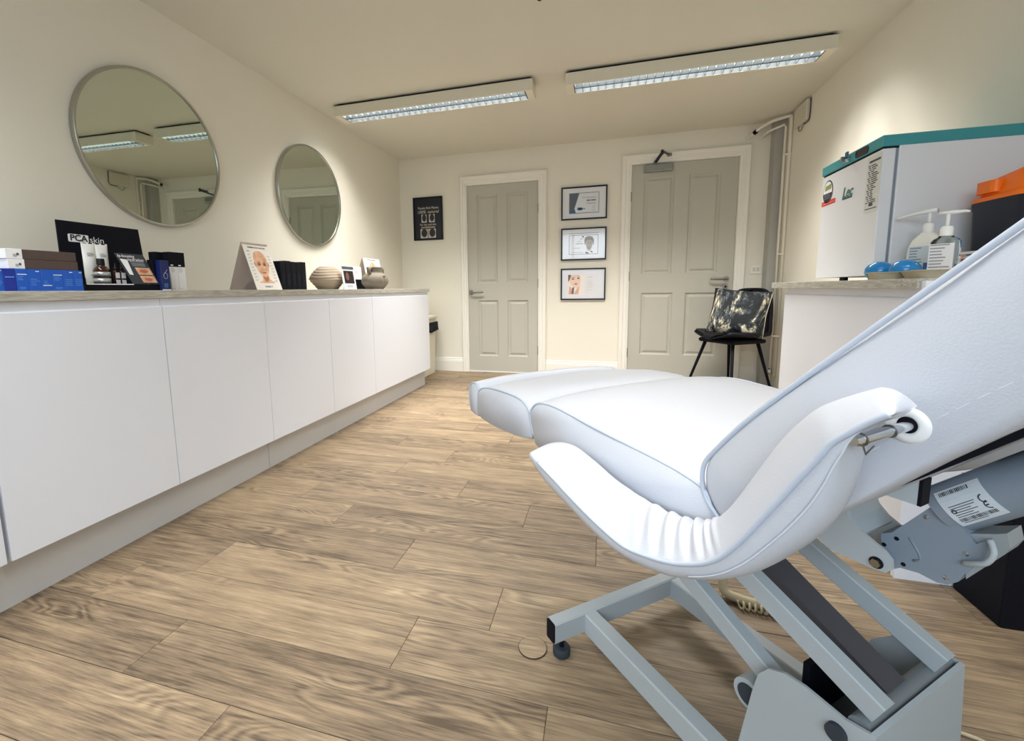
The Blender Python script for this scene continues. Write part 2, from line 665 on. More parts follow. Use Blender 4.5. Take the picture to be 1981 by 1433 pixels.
d1, leaf1 = panel_door(1, D1[0], D1[1], D1[2], -1.484, -.575, 2.068,
                       [(-1.309, -1.09, .958, 1.874), (-.988, -.767, .962, 1.874), (-1.305, -1.086, .176, .777), (-.985, -.763, .176, .777)],
                       D1[1] - .003, (1.70, .95, .25))
d2, leaf2 = panel_door(2, D2[0], D2[1], D2[2], .139, 1.226, 2.130,
                       [(.34, .61, 1.018, 1.922), (.733, 1.0, 1.018, 1.92), (.343, .628, .235, .838), (.738, 1.022, .235, .836)],
                       D2[0] + .003, (1.75, 1.0, .25))
obj('light_gap_strip', box(BM(), D1[0], D1[1], .005, .10, 0, .011), PAPER, d1)  # white strip stands in for light showing under the door


def lever(parent, x, z, dirn, yface=.008):
    bm = BM()
    tube(bm, [(x, yface, z), (x, yface - .008, z)], .026, 20)
    h = obj('door_handle', bm, STEEL, parent, autosmooth=40)
    obj('lever', tube(BM(), cat_rom([(x, yface - .006, z), (x, yface - .04, z), (x + .014 * dirn, yface - .055, z), (x + .06 * dirn, yface - .056, z), (x + .125 * dirn, yface - .055, z + .002), (x + .133 * dirn, yface - .045, z)], 4), .0095, 10), STEEL, h, smooth=True)
    return h


lever(d1, -1.382, .864, 1)
lever(d2, 1.083, .958, -1)
bm = BM(); tube(bm, [(1.078, .008, .888), (1.078, -.001, .888)], .024, 20)
k = obj('door_handle', bm, STEEL, d2, autosmooth=40); k.name = 'lock_cylinder'
obj('keyhole', tube(BM(), [(1.078, 0, .888), (1.078, -.004, .888)], .010, 14), BLACK, k, autosmooth=40)
# overhead closer on the right-hand door
bm = BM(); box(bm, .335, .587, -.035, .008, 1.958, 2.022, .004)
cl = obj('door_closer', bm, M('closer_grey', (146, 148, 140), .35, .7), d2)
obj('cover_strip', box(BM(), .345, .578, -.042, -.034, 1.964, 1.975, .002), CHROME, cl)
obj('spindle', tube(BM(), [(.432, -.012, 2.02), (.432, -.012, 2.042)], .012, 12), STEEL, cl, autosmooth=40)
bm = BM()
bar(bm, (.432, -.012, 2.045), (.47, -.20, 2.075), .026, .010)
bar(bm, (.47, -.20, 2.088), (.545, -.03, 2.10), .022, .008)
tube(bm, [(.47, -.20, 2.06), (.47, -.20, 2.098)], .012, 12)
obj('closer_arm', bm, M('closer_arm_dark', (28, 34, 52), .4), cl)
obj('arm_shoe', box(BM(), .53, .57, -.045, .0, 2.085, 2.11, .003), STEEL, cl)

# ------------------------------------------------------------------ left-hand run of base cabinets
XF = -1.58


def base_cabinet(y0, y1, splits, label, grp, xf=XF, wall=XL, s=1):
    """carcass with lipped slab doors; s=+1 front looks to +x, s=-1 front looks to -x"""
    t = thing('base_cabinet', label, 'cabinet', (xf, (y0 + y1) / 2, 0), 0, grp)
    cyy = (y0 + y1) / 2
    dep = abs(xf - wall) - .004

    def bx(bm, d0, d1, ya, yb, z0, z1, bev=0):
        xa, xb = -s * d0, -s * d1
        box(bm, min(xa, xb), max(xa, xb), ya - cyy, yb - cyy, z0, z1, bev)
    bm = BM(); bx(bm, .020, dep, y0 + .001, y1 - .001, .150, .846)
    obj('carcass', bm, CABIN, t)
    bm = BM(); bx(bm, .009, .040, y0 + .001, y1 - .001, .8465, .8775)
    obj('finger_rail', bm, CABW, t)
    ys = [y0] + splits + [y1]
    for a, b in zip(ys[:-1], ys[1:]):
        bm = BM()
        pts = [(0, .157), (0, .846), (.003, .850), (.007, .851), (.0195, .8455), (.0195, .157)]
        ring_loft(bm, [[Vector((-s * d, y - cyy, z)) for d, z in pts] for y in (a + .0014, b - .0014)])
        obj('door', bm, CABW, t)
    return t


GL = 'handleless white base cabinets along the left wall'
base_cabinet(.235, .738, [], 'white handleless cabinet at the extreme left edge, beyond the wide dark gap', GL)
base_cabinet(.746, 1.256, [], 'white handleless single-door cabinet under the blue boxes and display stand', GL)
base_cabinet(1.256, 1.768, [], 'white handleless single-door cabinet under the white black-topped cartons', GL)
base_cabinet(1.768, 2.798, [2.288], 'wide white handleless two-door cabinet under the face chart and black folders', GL)
base_cabinet(2.798, 3.836, [], 'wide white handleless cabinet at the far end, next to the bin', GL)
wt = obj('worktop', box(BM(), XL + .002, XF + .005, .20, 3.856, .878, .907, .0015), LAMI)
tag(wt, 'long grey wood-look worktop along the left wall under the mirrors', 'worktop')
for a, b, lab in ((.20, 1.785, 'near white plinth board under the left cabinets, left of its joint'), (1.788, 3.83, 'far white plinth board under the left cabinets, right of its joint')):
    tag(obj('plinth_board', box(BM(), -1.655, -1.637, a, b, .0, .149), M('plinth_white', (206, 206, 206), .5)), lab, 'plinth', 'plinth boards of the left cabinets')

# ------------------------------------------------------------------ right-hand cabinet run
XRF = 0.86
GR = 'white base cabinets along the right wall'
base_cabinet(1.556, 2.585, [], 'cream-white cabinet under the fridge, half hidden by the couch back', GR, xf=.885, wall=XR, s=-1)
tag(obj('plinth_board', box(BM(), .955, .973, 1.556, 2.58, 0, .149), M('plinth_warm_lit', (222, 208, 184), .5)), 'plinth board coloured as if warmly lit under the right-hand cabinet, seen below the couch back', 'plinth')  # white plinth with warm lamplight mixed into its colour
wr = thing('worktop', 'short grey worktop with chipped front edge carrying the fridge', 'worktop', (XRF, 2.1, .878))
obj('board', box(BM(), 0, XR - XRF - .002, 1.556 - 2.1, 2.70 - 2.1, 0, .029, .0015), LAMI, wr)
bm = BM()
for k in range(26):
    yy = 1.562 - 2.1 + .085 * random.random()
    zz = .003 + .022 * random.random()
    sz = .0025 + .003 * random.random()
    box(bm, -.0018 - .001 * random.random(), .002, yy, yy + sz * 2.2, zz, zz + sz)
chip = obj('chipped_edge', bm, M('chipboard', (196, 190, 178), .9, noise=.3, nscale=200), wr)
chip['label'] = 'rough patch where the edging is chipped off'
tag(obj('end_panel', box(BM(), .868, XR - .003, 1.535, 1.5535, .0, .900, .001), CABW), 'tall white end panel closing the right-hand cabinet run', 'panel')

# ------------------------------------------------------------------ ceiling lights
def light_fitting(x0, x1, label, y0=3.09):
    y1, zb, zt = y0 + .16, 2.208, ZC - .012
    t = thing('ceiling_light', label, 'ceiling light', ((x0 + x1) / 2, (y0 + y1) / 2, ZC), 0, 'louvred strip lights on the ceiling')
    L2, hw = (x1 - x0) / 2, (y1 - y0) / 2
    z0, z1 = zb - ZC, zt - ZC
    bm = BM()
    box(bm, -L2, L2, -hw, -hw + .014, z0, z1); box(bm, -L2, L2, hw - .014, hw, z0, z1)
    box(bm, -L2, -L2 + .05, -hw + .014, hw - .014, z0, z1); box(bm, L2 - .05, L2, -hw + .014, hw - .014, z0, z1)
    box(bm, -L2, L2, -hw, hw, z1 - .004, z1)
    obj('housing', bm, FITTING, t)
    obj('shadow_gap_plate', box(BM(), -L2 + .02, L2 - .02, -hw + .02, hw - .02, z1, 0), BLACKM, t)  # coloured black to paint in the shadow gap below the ceiling
    bm = BM()
    for sgn in (-1, 1):
        pts = [(sgn * (hw - .015), z0 + .001), (sgn * .055, z0 + .03), (sgn * .035, z0 + .06), (sgn * .034, z0 + .062), (sgn * (hw - .0145), z0 + .063)]
        prism_yz(bm, pts, -L2 + .05, L2 - .05)
    obj('reflector', bm, LOUVRE, t)
    obj('spine', prism_yz(BM(), [(-.006, z0 + .001), (.006, z0 + .001), (.012, z0 + .03), (-.012, z0 + .03)], -L2 + .05, L2 - .05), LOUVRE, t)
    obj('lamp_tube', tube(BM(), [(-L2 + .06, 0, z0 + .066), (L2 - .06, 0, z0 + .066)], .006, 12), M('lamp_tube_white', (244, 246, 250), .3), t, smooth=True)
    d = area_light('lamp_light', (0, 0, z0 + .056), (0, 0, 0), 2 * L2 - .13, .064, LAMP_W, (1.0, .975, .93))
    d.parent = t
    d.data.spread = math.radians(128)
    n = 28
    me = None
    for k in range(n + 1):
        x = -L2 + .055 + (2 * L2 - .11) * k / n
        if me is None:
            bm = BM()
            ring_loft(bm, [[Vector((xx, yy, zz)) for xx, zz in ((-.0015, z0 + .001), (.0015, z0 + .001), (.004, z0 + .028), (-.004, z0 + .028))] for yy in (-hw + .016, hw - .016)])
            o = obj('louvre_blade', bm, LOUVRE, t); me = o.data
        else:
            o = bpy.data.objects.new('louvre_blade', me); COL.objects.link(o); o.parent = t
        o.location = (x, 0, 0)
    return t


LAMP_W = 60
light_fitting(-1.995, -.488, 'long white strip light with silver louvre, nearer the left wall')
light_fitting(-.270, 1.232, 'long white strip light with silver louvre, nearer the right wall')
LAMP_W = 22
light_fitting(-1.995, -.488, 'strip light with silver louvre out of frame above the left cabinets', .42)
light_fitting(-.270, 1.232, 'strip light with silver louvre out of frame above the couch', .42)
sd = thing('ceiling_sensor', 'small dark round sensor on the ceiling at the top edge of the picture', 'sensor', (-.33, 2.31, ZC))
obj('sensor_base', lathe(BM(), [(.0, -.004), (.034, -.004), (.036, 0), (.0, 0)], 20), FITTING, sd, autosmooth=40)
obj('sensor_eye', lathe(BM(), [(.0, -.02), (.010, -.018), (.016, -.010), (.018, -.004), (.0, -.004)], 18), BLACK, sd, smooth=True)

# ------------------------------------------------------------------ mirrors on the left wall
def mirror(yc, zc, r, label):
    t = thing('round_mirror', label, 'mirror', (XL + .005, yc, zc), 0, 'round mirrors on the left wall', rot=(0, math.radians(.65), math.radians(-.35)))
    n = 72
    prof = [(r - .010, .000), (r - .010, .016), (r - .008, .022), (r, .024), (r + .003, .020), (r + .004, .000)]
    bm = BM()
    ring_loft(bm, [[Vector((d, q * math.cos(2 * PI * k / n), q * math.sin(2 * PI * k / n))) for q, d in prof] for k in range(n + 1)], False, False)
    bmesh.ops.remove_doubles(bm, verts=bm.verts[:], dist=1e-5)
    obj('frame', bm, MFRAME, t, autosmooth=35)
    bm = BM()
    ring_loft(bm, [[Vector((d, (r - .009) * math.cos(2 * PI * k / n), (r - .009) * math.sin(2 * PI * k / n))) for k in range(n)] for d in (.002, .015)])
    obj('glass', bm, MIRROR, t)
    return t


mirror(1.775, 1.600, .362, 'larger round mirror with thin metal rim, nearer the camera')
mirror(2.990, 1.612, .366, 'second round mirror with thin metal rim, farther along the left wall')

# ------------------------------------------------------------------ things on the left worktop (front = -y locally, turned to look at +x)
ZT = 0.907
R90 = PI / 2


def carton(name, label, cat, x, yc, z, w, d, h, mat, grp=None, rz=R90, bev=.0008):
    t = thing(name, label, cat, (x, yc, z), rz, grp)
    b = obj('carton', box(BM(), -w / 2, w / 2, 0, d, 0, h, bev, 1), mat, t)
    return t


def lines(parent, x0, x1, z0, n, dz, y, mat, h=.0016, var=.5, name='print_lines', rot=None):
    bm = BM()
    for k in range(n):
        e = x1 - (x1 - x0) * var * random.random()
        prism_xz(bm, rect(x0, e, z0 - k * dz, z0 - k * dz + h), y - .0006, y)
    return obj(name, bm, mat, parent, rot=rot)


# blue skincare cartons
edges = [.871, .901, .932, .962, .994, 1.025, 1.056, 1.086, 1.113]
blues = [BLUEB, BLUED, BLUEB, BLUEB, BLUEB, BLUEB, BLUEB, BLUEB]
names = ['blue carton at the left edge of the picture, first of the row', 'darkest blue carton, second in the row with a pale band half way', 'blue carton with white band near its top, under the white box ends',
         'blue carton with small white mark top right, under the brown boxes', 'blue carton with white band near its foot', 'blue carton with white band near its top, below the middle of the brown boxes',
         'blue carton second from the display stand', 'last blue carton of the row, touching the black display stand']
for k in range(8):
    w = edges[k + 1] - edges[k] - .0006
    h = .070
    t = carton('skincare_carton', names[k], 'box', -1.745, (edges[k] + edges[k + 1]) / 2, ZT, w, .075, h, blues[k], 'blue cartons on the left worktop')
    if k in (2, 5):
        pr(t, 'white_band', rect(-w * .4, w * .4, .052, .0545), 0, PAPER)
        lines(t, -w * .38, w * .3, .046, 3, .005, 0, BLUELT, .0014)
        lines(t, -w * .3, w * .35, .012, 2, .004, 0, BLUELT, .0014)
    elif k == 4:
        pr(t, 'white_band', rect(-w * .38, w * .4, .018, .0206), 0, PAPER)
        lines(t, -w * .3, w * .3, .033, 3, .005, 0, BLUELT, .0012)
    elif k == 1:
        lines(t, -w * .36, w * .36, .043, 1, .004, 0, BLUELT, .003, 0)
    else:
        pr(t, 'white_mark', rect(w * .12, w * .42, .062, .0645), 0, PAPER)
        lines(t, -w * .35, w * .42, .038, 4, .006, 0, BLUELT, .0014)
for k, (lab, dy) in enumerate((('lower of two brown boxes with white ends lying on the blue cartons', .003), ('upper of two brown boxes with white ends lying on the blue cartons', 0.0))):
    z = ZT + .070 + k * .0305
    t = thing('long_box', lab, 'box', (-1.748, .916 + dy, z), R90, 'brown boxes on the blue cartons')
    obj('carton', box(BM(), 0, .186, 0, .07, 0, .030, .001, 1), BROWNC, t)
    s = obj('white_sleeve', box(BM(), -.0008, .0405, -.0006, .0706, .0002, .0302, .001, 1), PAPER, t)
    lines(s, .017, .028, .013, 3, .003, -.0006, GREYP, .0016, .4)
    pr(s, 'print_square', rect(.026, .031, .011, .018), -.0006, DGREYP)

# black counter display with logo
ds = thing('display_stand', 'black counter display stand with white logo panel behind the white tubes', 'display stand', (-1.79, 1.275, ZT), R90)
bm = BM(); box(bm, -.124, .158, 0, .19, 0, .026, .001)
base = obj('display_base', bm, BLACKM, ds)
obj('white_edge', box(BM(), -.122, .042, -.0012, .0, .0235, .0275), PAPER, base)
bm = BM()
ring_loft(bm, [[Vector(p) for p in ((-.092, y, .02), (.228, y, .02), (.222, y + .02, .268), (-.081, y + .02, .268))] for y in (.165, .170)])
bp = obj('backboard', bm, BLACKM, ds)
tilt = (-math.atan(.02 / .246), 0, 0)
pr(bp, 'logo_plate', rrect(-.052, .018, .190, .220, .005), .179, PAPER, .0006)
text(bp, 'logo_letters', 'PCA', .033, -.017, .205, .1775, INK, sx=.95, off=.0006)
text(bp, 'logo_word', 'skin', .034, .047, .203, .1775, PAPER)

# white tubes, amber bottle and droppers standing on the display base
def squeeze_tube(y, lab):
    t = thing('cream_tube', lab, 'tube', (-1.875, y, ZT + .026), R90, 'white tubes on the display stand')
    rings = []
    for z, rx, ry in ((.012, .016, .016), (.03, .0195, .018), (.09, .0215, .012), (.135, .0235, .004), (.150, .0240, .0022), (.152, .0238, .002)):
        rings.append([Vector((rx * math.cos(2 * PI * k / 20), ry * math.sin(2 * PI * k / 20), z)) for k in range(20)])
    bm = BM(); ring_loft(bm, rings)
    obj('tube_body', bm, WHITEP, t, autosmooth=60)
    obj('cap', lathe(BM(), [(.0, 0), (.0175, 0), (.0175, .026), (.017, .028), (0, .028)], 20), M('tube_cap', (206, 208, 202), .4), t, autosmooth=40)
    obj('collar', lathe(BM(), [(.0, .028), (.018, .028), (.018, .036), (0, .036)], 20), BLACK, t, autosmooth=40)
    lines(t, -.012, .013, .116, 3, .005, -.0095, DGREYP, .0014, .4)
    bmx = BM(); prism_xz(bmx, rect(-.023, -.018, .150, .156), -.001, .001); prism_xz(bmx, rect(-.004, .002, .150, .156), -.001, .001); prism_xz(bmx, rect(.016, .023, .150, .156), -.001, .001)
    obj('crimp', bmx, WHITEP, t)
    return t


squeeze_tube(1.226, 'left white squeeze tube standing on the display stand')
squeeze_tube(1.270, 'right white squeeze tube standing behind the amber bottle')
t = thing('pump_bottle', 'squat amber glass bottle with black cap and silver label, before the tubes', 'bottle', (-1.835, 1.236, ZT + .026), R90)
obj('bottle_body', lathe(BM(), [(0, 0), (.024, 0), (.026, .003), (.026, .045), (.024, .055), (.016, .066), (.012, .070), (.012, .076), (0, .076)], 24), AMBER, t, smooth=True)
obj('cap', lathe(BM(), [(0, .072), (.0125, .072), (.0125, .094), (.011, .096), (0, .096)], 20), BLACK, t, autosmooth=40)
obj('label_upper', lathe(BM(), [(.0262, .031), (.0266, .031), (.0266, .046), (.0262, .046)], 24), SILVL, t, smooth=True)
obj('label_lower', lathe(BM(), [(.0262, .003), (.0266, .003), (.0266, .022), (.0262, .022)], 24), SILVL, t, smooth=True)
for k, yy in enumerate((1.290, 1.312)):
    t = thing('dropper_bottle', ('left', 'right')[k] + ' small dark dropper bottle with white label on the display stand', 'bottle', (-1.84, yy, ZT + .026), R90, 'dropper bottles on the display stand')
    obj('bottle_body', lathe(BM(), [(0, 0), (.0085, 0), (.009, .002), (.009, .05), (.005, .056), (0, .056)], 16), AMBER, t, smooth=True)
    obj('dropper', lathe(BM(), [(0, .054), (.006, .054), (.006, .064), (.0035, .066), (.0035, .078), (.002, .082), (0, .082)], 14), BLACK, t, smooth=True)
    for a, b in ((.014, .030), (.036, .055)):
        pass
    prs(t, 'label', [rect(-.0078, .0078, .003, .018), rect(-.0078, .0078, .024, .046)], -.0088, PAPER, .0008)

# leaning leaflet
lf = thing('leaflet_stand', 'leaning dark leaflet about lip hydration with two pictures of lips', 'leaflet', (-1.792, 1.368, ZT + .027), 0, rot=(0, 0, R90))
bm = BM()
lz, ly, sk = .122, .035, -.0385
def LF(x, z):
    return (x + sk * z / lz * 1.0, z)
tl = math.atan(ly / lz)
obj('board', prism_xz(BM(), [LF(-.053, 0), LF(.055, 0), LF(.055, .122), LF(-.053, .122)], -.002, 0), M('leaflet_dark', (52, 58, 66), .5), lf, rot=(-tl * .8, 0, 0))
rt = (-tl * .8, 0, 0)
def lfp(name, pts, mat, th=.0006):
    return pr(lf, name, [LF(*q) for q in pts], -.002, mat, th, rot=rt)
lfp('white_tube_picture', [(-.044, .038), (-.030, .036), (-.020, .098), (-.046, .100)], PAPER)
lfp('lip_photo', rect(-.008, .050, .038, .067), SKIN)
lfp('lip_photo', rect(-.008, .050, .006, .034), SKIN)
for zc2 in (.053, .020):
    pr(lf, 'lips', [LF(*q) for q in [(.003, zc2), (.012, zc2 + .006), (.018, zc2 + .0045), (.024, zc2 + .006), (.038, zc2), (.028, zc2 - .007), (.018, zc2 - .008), (.010, zc2 - .006)]], -.0027, LIP, .0005, rot=rt)
text(lf, 'heading', 'lip-boosting', .016, -.086, .109, .020, PAPER, align='LEFT', rot=rt, sx=.85)
text(lf, 'heading', 'hydration', .017, -.050, .096, .0172, PAPER, align='LEFT', rot=rt, sx=.95)
prs(lf, 'small_print', [[LF(*q) for q in rect(-.012, .040, z, z + .0025)] for z in (.089, .083, .078, .073)], -.002, M('print_mid', (150, 154, 158), .6), .0006, rot=rt)
obj('leg', bar(BM(), (.0, .012, .0), (-.02, .022, .07), .04, .002, up=(0, 1, 0)), BLACKM, lf)

t = carton('slim_carton', 'narrow black carton between the leaflet and the navy carton', 'box', -1.80, 1.424, ZT, .030, .03, .128, BLACKM)
t = carton('slim_carton', 'narrow navy carton with white loop emblem and white foot', 'box', -1.775, 1.441, ZT, .038, .034, .126, M('carton_navy', (20, 34, 92), .4))
pr(t, 'white_foot', rect(-.0192, .0192, 0, .006), 0, PAPER)
bm = BM(); tube(bm, [(x, -.0004, z) for x, z in ell(.0, .062, .0085, .012, 20)] + [(.0085, -.0004, .062)], .0008, 4); tube(bm, [(-.004, -.0004, .074), (.002, -.0004, .079), (.008, -.0004, .088)], .0008, 4)
obj('emblem', bm, M('emblem_pale', (176, 186, 220), .5), t)
lines(t, -.010, .008, .028, 4, .0045, 0, BLUELT, .0014, .4)
for k, (yy, lab) in enumerate(((1.515, 'tall white carton with black top, left of the pair'), (1.5515, 'tall white carton with black top, right of the pair'))):
    t = carton('serum_carton', lab, 'box', -1.815, yy, ZT, .035, .036, .104, PAPER, 'white cartons with black tops')
    obj('black_top', box(BM(), -.0176, .0176, -.0003, .0363, .104, .167, .0008, 1), BLACKM, t)
    pr(t, 'white_tab', rect(-.015, -.003, .108, .113), -.0003, PAPER)
    lines(t, -.014, .004, .096, 4, .005, 0, GREYP, .0012, .4)
    lines(t, -.014, .0, .008, 1, .005, 0, GREYP, .0012, .2)
t = carton('serum_carton', 'tall all-black carton behind the navy carton', 'box', -1.86, 1.49, ZT, .040, .036, .167, BLACKM)


# face charts: tent cards with a printed bald head
def face_chart(loc, w, h, lab, lean, sc):
    t = thing('face_chart', lab, 'card', loc, R90, 'facial anatomy tent cards')
    a = math.atan(lean / h)
    rt = (-a, 0, 0)
    fr = obj('front_card', prism_xz(BM(), rect(-w / 2, w / 2, 0, h), -.0015, 0), PAPERW, t, rot=rt)
    bm = BM(); ring_loft(bm, [[Vector(p) for p in ((-w / 2, lean + .10 + d, 0), (w / 2, lean + .10 + d, 0), (w / 2, lean + d, h), (-w / 2, lean + d, h))] for d in (0, .0015)])
    obj('back_card', bm, M('card_back', (228, 210, 200), .7), t)
    s = h / .30
    y = -.0015
    def P(name, pts, mat, dy=0.0):
        return pr(fr, name, [(x * s, z * s) for x, z in pts], y - dy, mat, .0005)
    # head outline (front view) with neck and shoulders
    head = [(-.025, .095), (-.040, .115), (-.048, .135), (-.053, .165), (-.056, .195), (-.052, .225), (-.040, .247), (-.022, .259), (0, .263), (.022, .259), (.040, .247), (.052, .225), (.056, .195), (.053, .165), (.048, .135), (.040, .115), (.025, .095)]
    P('head', head, SKIN)
    P('neck', [(-.068, .052), (-.040, .062), (-.030, .075), (-.027, .110), (.027, .110), (.030, .075), (.040, .062), (.068, .052), (.05, .046), (-.05, .046)], SKIN, -.0002)
    P('throat_shade', [(-.024, .094), (0, .084), (.024, .094), (.020, .076), (.006, .058), (-.006, .058), (-.020, .076)], M('print_tan', (176, 112, 70), .6), .0003)
    for sg in (-1, 1):
        P('ear', [(x * sg, z) for x, z in ((.050, .150), (.060, .160), (.063, .178), (.058, .188), (.052, .182))], M('print_ear', (206, 140, 100), .6), .0002)
        P('eye_shadow', ell(sg * .023, .171, .015, .0085, 16), M('print_eye_shade', (142, 84, 54), .6), .0004)
        P('eye', ell(sg * .023, .170, .0095, .0028, 16), M('print_eye_white', (214, 196, 184), .6), .0007)
        P('iris', ell(sg * .023, .170, .0050, .0046, 14), M('print_brown', (52, 30, 20), .5), .0010)
        P('eyebrow', [(sg * x, z) for x, z in ((.008, .181), (.022, .187), (.038, .182), (.036, .180), (.022, .184), (.009, .178))], M('print_brow', (104, 66, 44), .6), .0005)
        P('nostril', ell(sg * .0065, .1365, .0035, .0018, 10), M('print_brow', (104, 66, 44), .6), .0007)
        P('cheek_line', [(sg * x, z) for x, z in ((.014, .142), (.021, .128), (.0225, .1285), (.0155, .143))], M('print_tan', (176, 112, 70), .6), .0005)
    P('nose', [(-.0045, .168), (.0045, .168), (.0065, .150), (.011, .141), (.007, .1355), (-.007, .1355), (-.011, .141), (-.0065, .150)], M('print_nose', (226, 176, 140), .6), .0004)
    P('mouth', [(-.019, .117), (-.008, .1215), (0, .1195), (.008, .1215), (.019, .117), (.008, .111), (-.008, .111)], LIP, .0005)
    P('mouth_line', [(-.019, .1168), (0, .1175), (.019, .1168), (0, .1160)], M('print_brow', (104, 66, 44), .6), .0010)
    prs(fr, 'forehead_lines', [[(x * s, z * s) for x, z in rect(-.03 + .004 * k, .03 - .004 * k, .205 + .011 * k, .2058 + .011 * k)] for k in range(3)], y - .0004, M('print_nose', (226, 176, 140), .6), .0005)
    # captions left and right
    caps = []
    for k in range(9):
        z = .235 - k * .021
        caps += [rect(-.092, -.072, z, z + .0016), rect(-.092, -.078, z - .0045, z - .003), rect(.070, .092, z - .004, z - .0024), rect(.074, .092, z - .008, z - .0065)]
    for sd_ in (-1, 1):
        o = prs(fr, 'caption_column', [[(x * s, z * s) for x, z in q] for q in caps if q[0][0] * sd_ > 0], y, GREYP, .0005)
        o['kind'] = 'stuff'
    prs(fr, 'green_mark', [[(x * s, z * s) for x, z in rect(-.092, -.070, .254, .261)]], y, M('print_sage', (176, 186, 160), .7), .0005)
    text(fr, 'title', 'FEMININE FACIAL ANATOMY', .0125 * s, 0, .283 * s, y - .0006, DGREYP, sx=.92)
    text(fr, 'maker_word', 'FANSICT', .017 * s, 0, .022 * s, y - .0006, M('print_blue_grey', (120, 130, 160), .6))
    return t


face_chart((-1.815, 2.085, ZT), .196, .262, 'large white tent card with a bald face chart beside the black folders', .085, 1)
face_chart((-1.90, 3.46, ZT), .28, .270, 'smaller-looking face chart tent card behind the grey vase at the far end', .05, 1)

# black folders
for k in range(5):
    y0 = 2.205 + .047 * k
    t = thing('black_folder', ('first', 'second', 'third', 'fourth', 'fifth')[k] + ' upright black folder right of the face chart, counting from it', 'folder', (-1.84, y0 + .0235, ZT), R90, 'black folders on the left worktop')
    obj('spine', box(BM(), -.0228, .0228, 0, .19, 0, .168 + .003 * ((k * 2) % 3), .003), BLACKM, t)
    obj('spine_label', box(BM(), -.012, .012, -.0008, 0, .03, .10), M('folder_label', (11, 14, 28), .6, spec=.25), t)

# ribbed shell-like vase
t = thing('ribbed_vase', 'round beige vase with wavy horizontal ribs', 'vase', (-1.975, 2.862, ZT), R90)
t.scale = (1.04,) * 3
bm = BM()
prof = [(.0, 0), (.085, 0), (.092, .004), (.118, .030), (.148, .058), (.160, .074), (.150, .096), (.122, .126), (.090, .150), (.070, .160), (.060, .163), (.054, .158), (.0, .150)]
pp = cat_rom([(r, z, 0) for r, z in prof], 6)
rings = []
for p in pp:
    ring = []
    for k in range(40):
        a = 2 * PI * k / 40
        wob = .004 * math.sin(p.y * 330 + 2.0 * math.sin(a * 2 + 1) + a) if .02 < p.y < .158 and p.x > .05 else 0
        rr = max(p.x + wob, 0.0005)
        ring.append(Vector((rr * math.cos(a), .62 * rr * math.sin(a), p.y)))
    rings.append(ring)
ring_loft(bm, rings)
obj('vase_body', bm, CLAY, t, smooth=True)

# leaflet holder and business-card stand
t = thing('leaflet_holder', 'white leaflet holder with a dark portrait picture, right of the ribbed vase', 'leaflet', (-1.84, 2.945, ZT), R90)
rt = (-.14, 0, 0)
obj('holder', prism_xz(BM(), rect(-.085, .085, 0, .178), -.004, .0), PAPER, t, rot=rt)
pr(t, 'dark_header', rect(-.075, .078, .150, .172), -.004, DGREYP, rot=rt)
pr(t, 'dark_photo', rect(-.064, .066, .045, .140), -.004, M('photo_dark', (36, 26, 30), .5), rot=rt)
pr(t, 'portrait_glow', ell(-.020, .098, .022, .030, 18), -.0048, M('photo_skin', (112, 74, 66), .5), rot=rt)
lines(t, -.04, .05, .026, 2, .009, -.004, DGREYP, .004, .2, rot=rt)
obj('strut', bar(BM(), (0, .014, .10), (0, .035, .002), .08, .003, up=(0, 1, 0)), PAPER, t)
t = thing('card_stand', 'black card stand holding a white card, between the leaflet holder and grey vase', 'card', (-1.85, 3.120, ZT), R90)
obj('black_block', box(BM(), -.066, .066, 0, .05, 0, .078, .002), BLACKM, t)
wc = obj('white_card', prism_xz(BM(), rect(-.064, .064, .070, .182), .022, .0235), PAPER, t, rot=(-.08, 0, 0))
lines(wc, -.05, .02, .150, 3, .010, .022, GREYP, .003, .5)

# grey vase with two ear handles
t = thing('body_vase', 'rounded grey-brown vase with cleft belly and two small ear handles', 'vase', (-1.735, 3.131, ZT), R90)
t.scale = (.972,) * 3
bm = BM()
pp = cat_rom([(r, z, 0) for r, z in ((.0, 0), (.085, .0), (.110, .012), (.146, .045), (.152, .07), (.138, .100), (.105, .122), (.088, .132), (.086, .150), (.090, .172), (.080, .174), (.074, .150), (.0, .14))], 5)
rings = []
for p in pp:
    ring = []
    for k in range(40):
        a = 2 * PI * k / 40
        g = math.exp(-((a - 3 * PI / 2) / .16) ** 2) * .022 if p.y < .105 and p.x > .1 else 0
        rr = max((p.x - g) * .9, .0005)
        ring.append(Vector((rr * math.cos(a), .7 * rr * math.sin(a), p.y)))
    rings.append(ring)
ring_loft(bm, rings)
obj('vase_body', bm, CLAYD, t, smooth=True)
for s in (-1, 1):
    obj('ear_handle', tube(BM(), cat_rom([(s * .074, -.01, .165), (s * .104, -.012, .160), (s * .108, -.012, .138), (s * .090, -.01, .118)], 5), .012, 8), CLAYD, t, smooth=True)

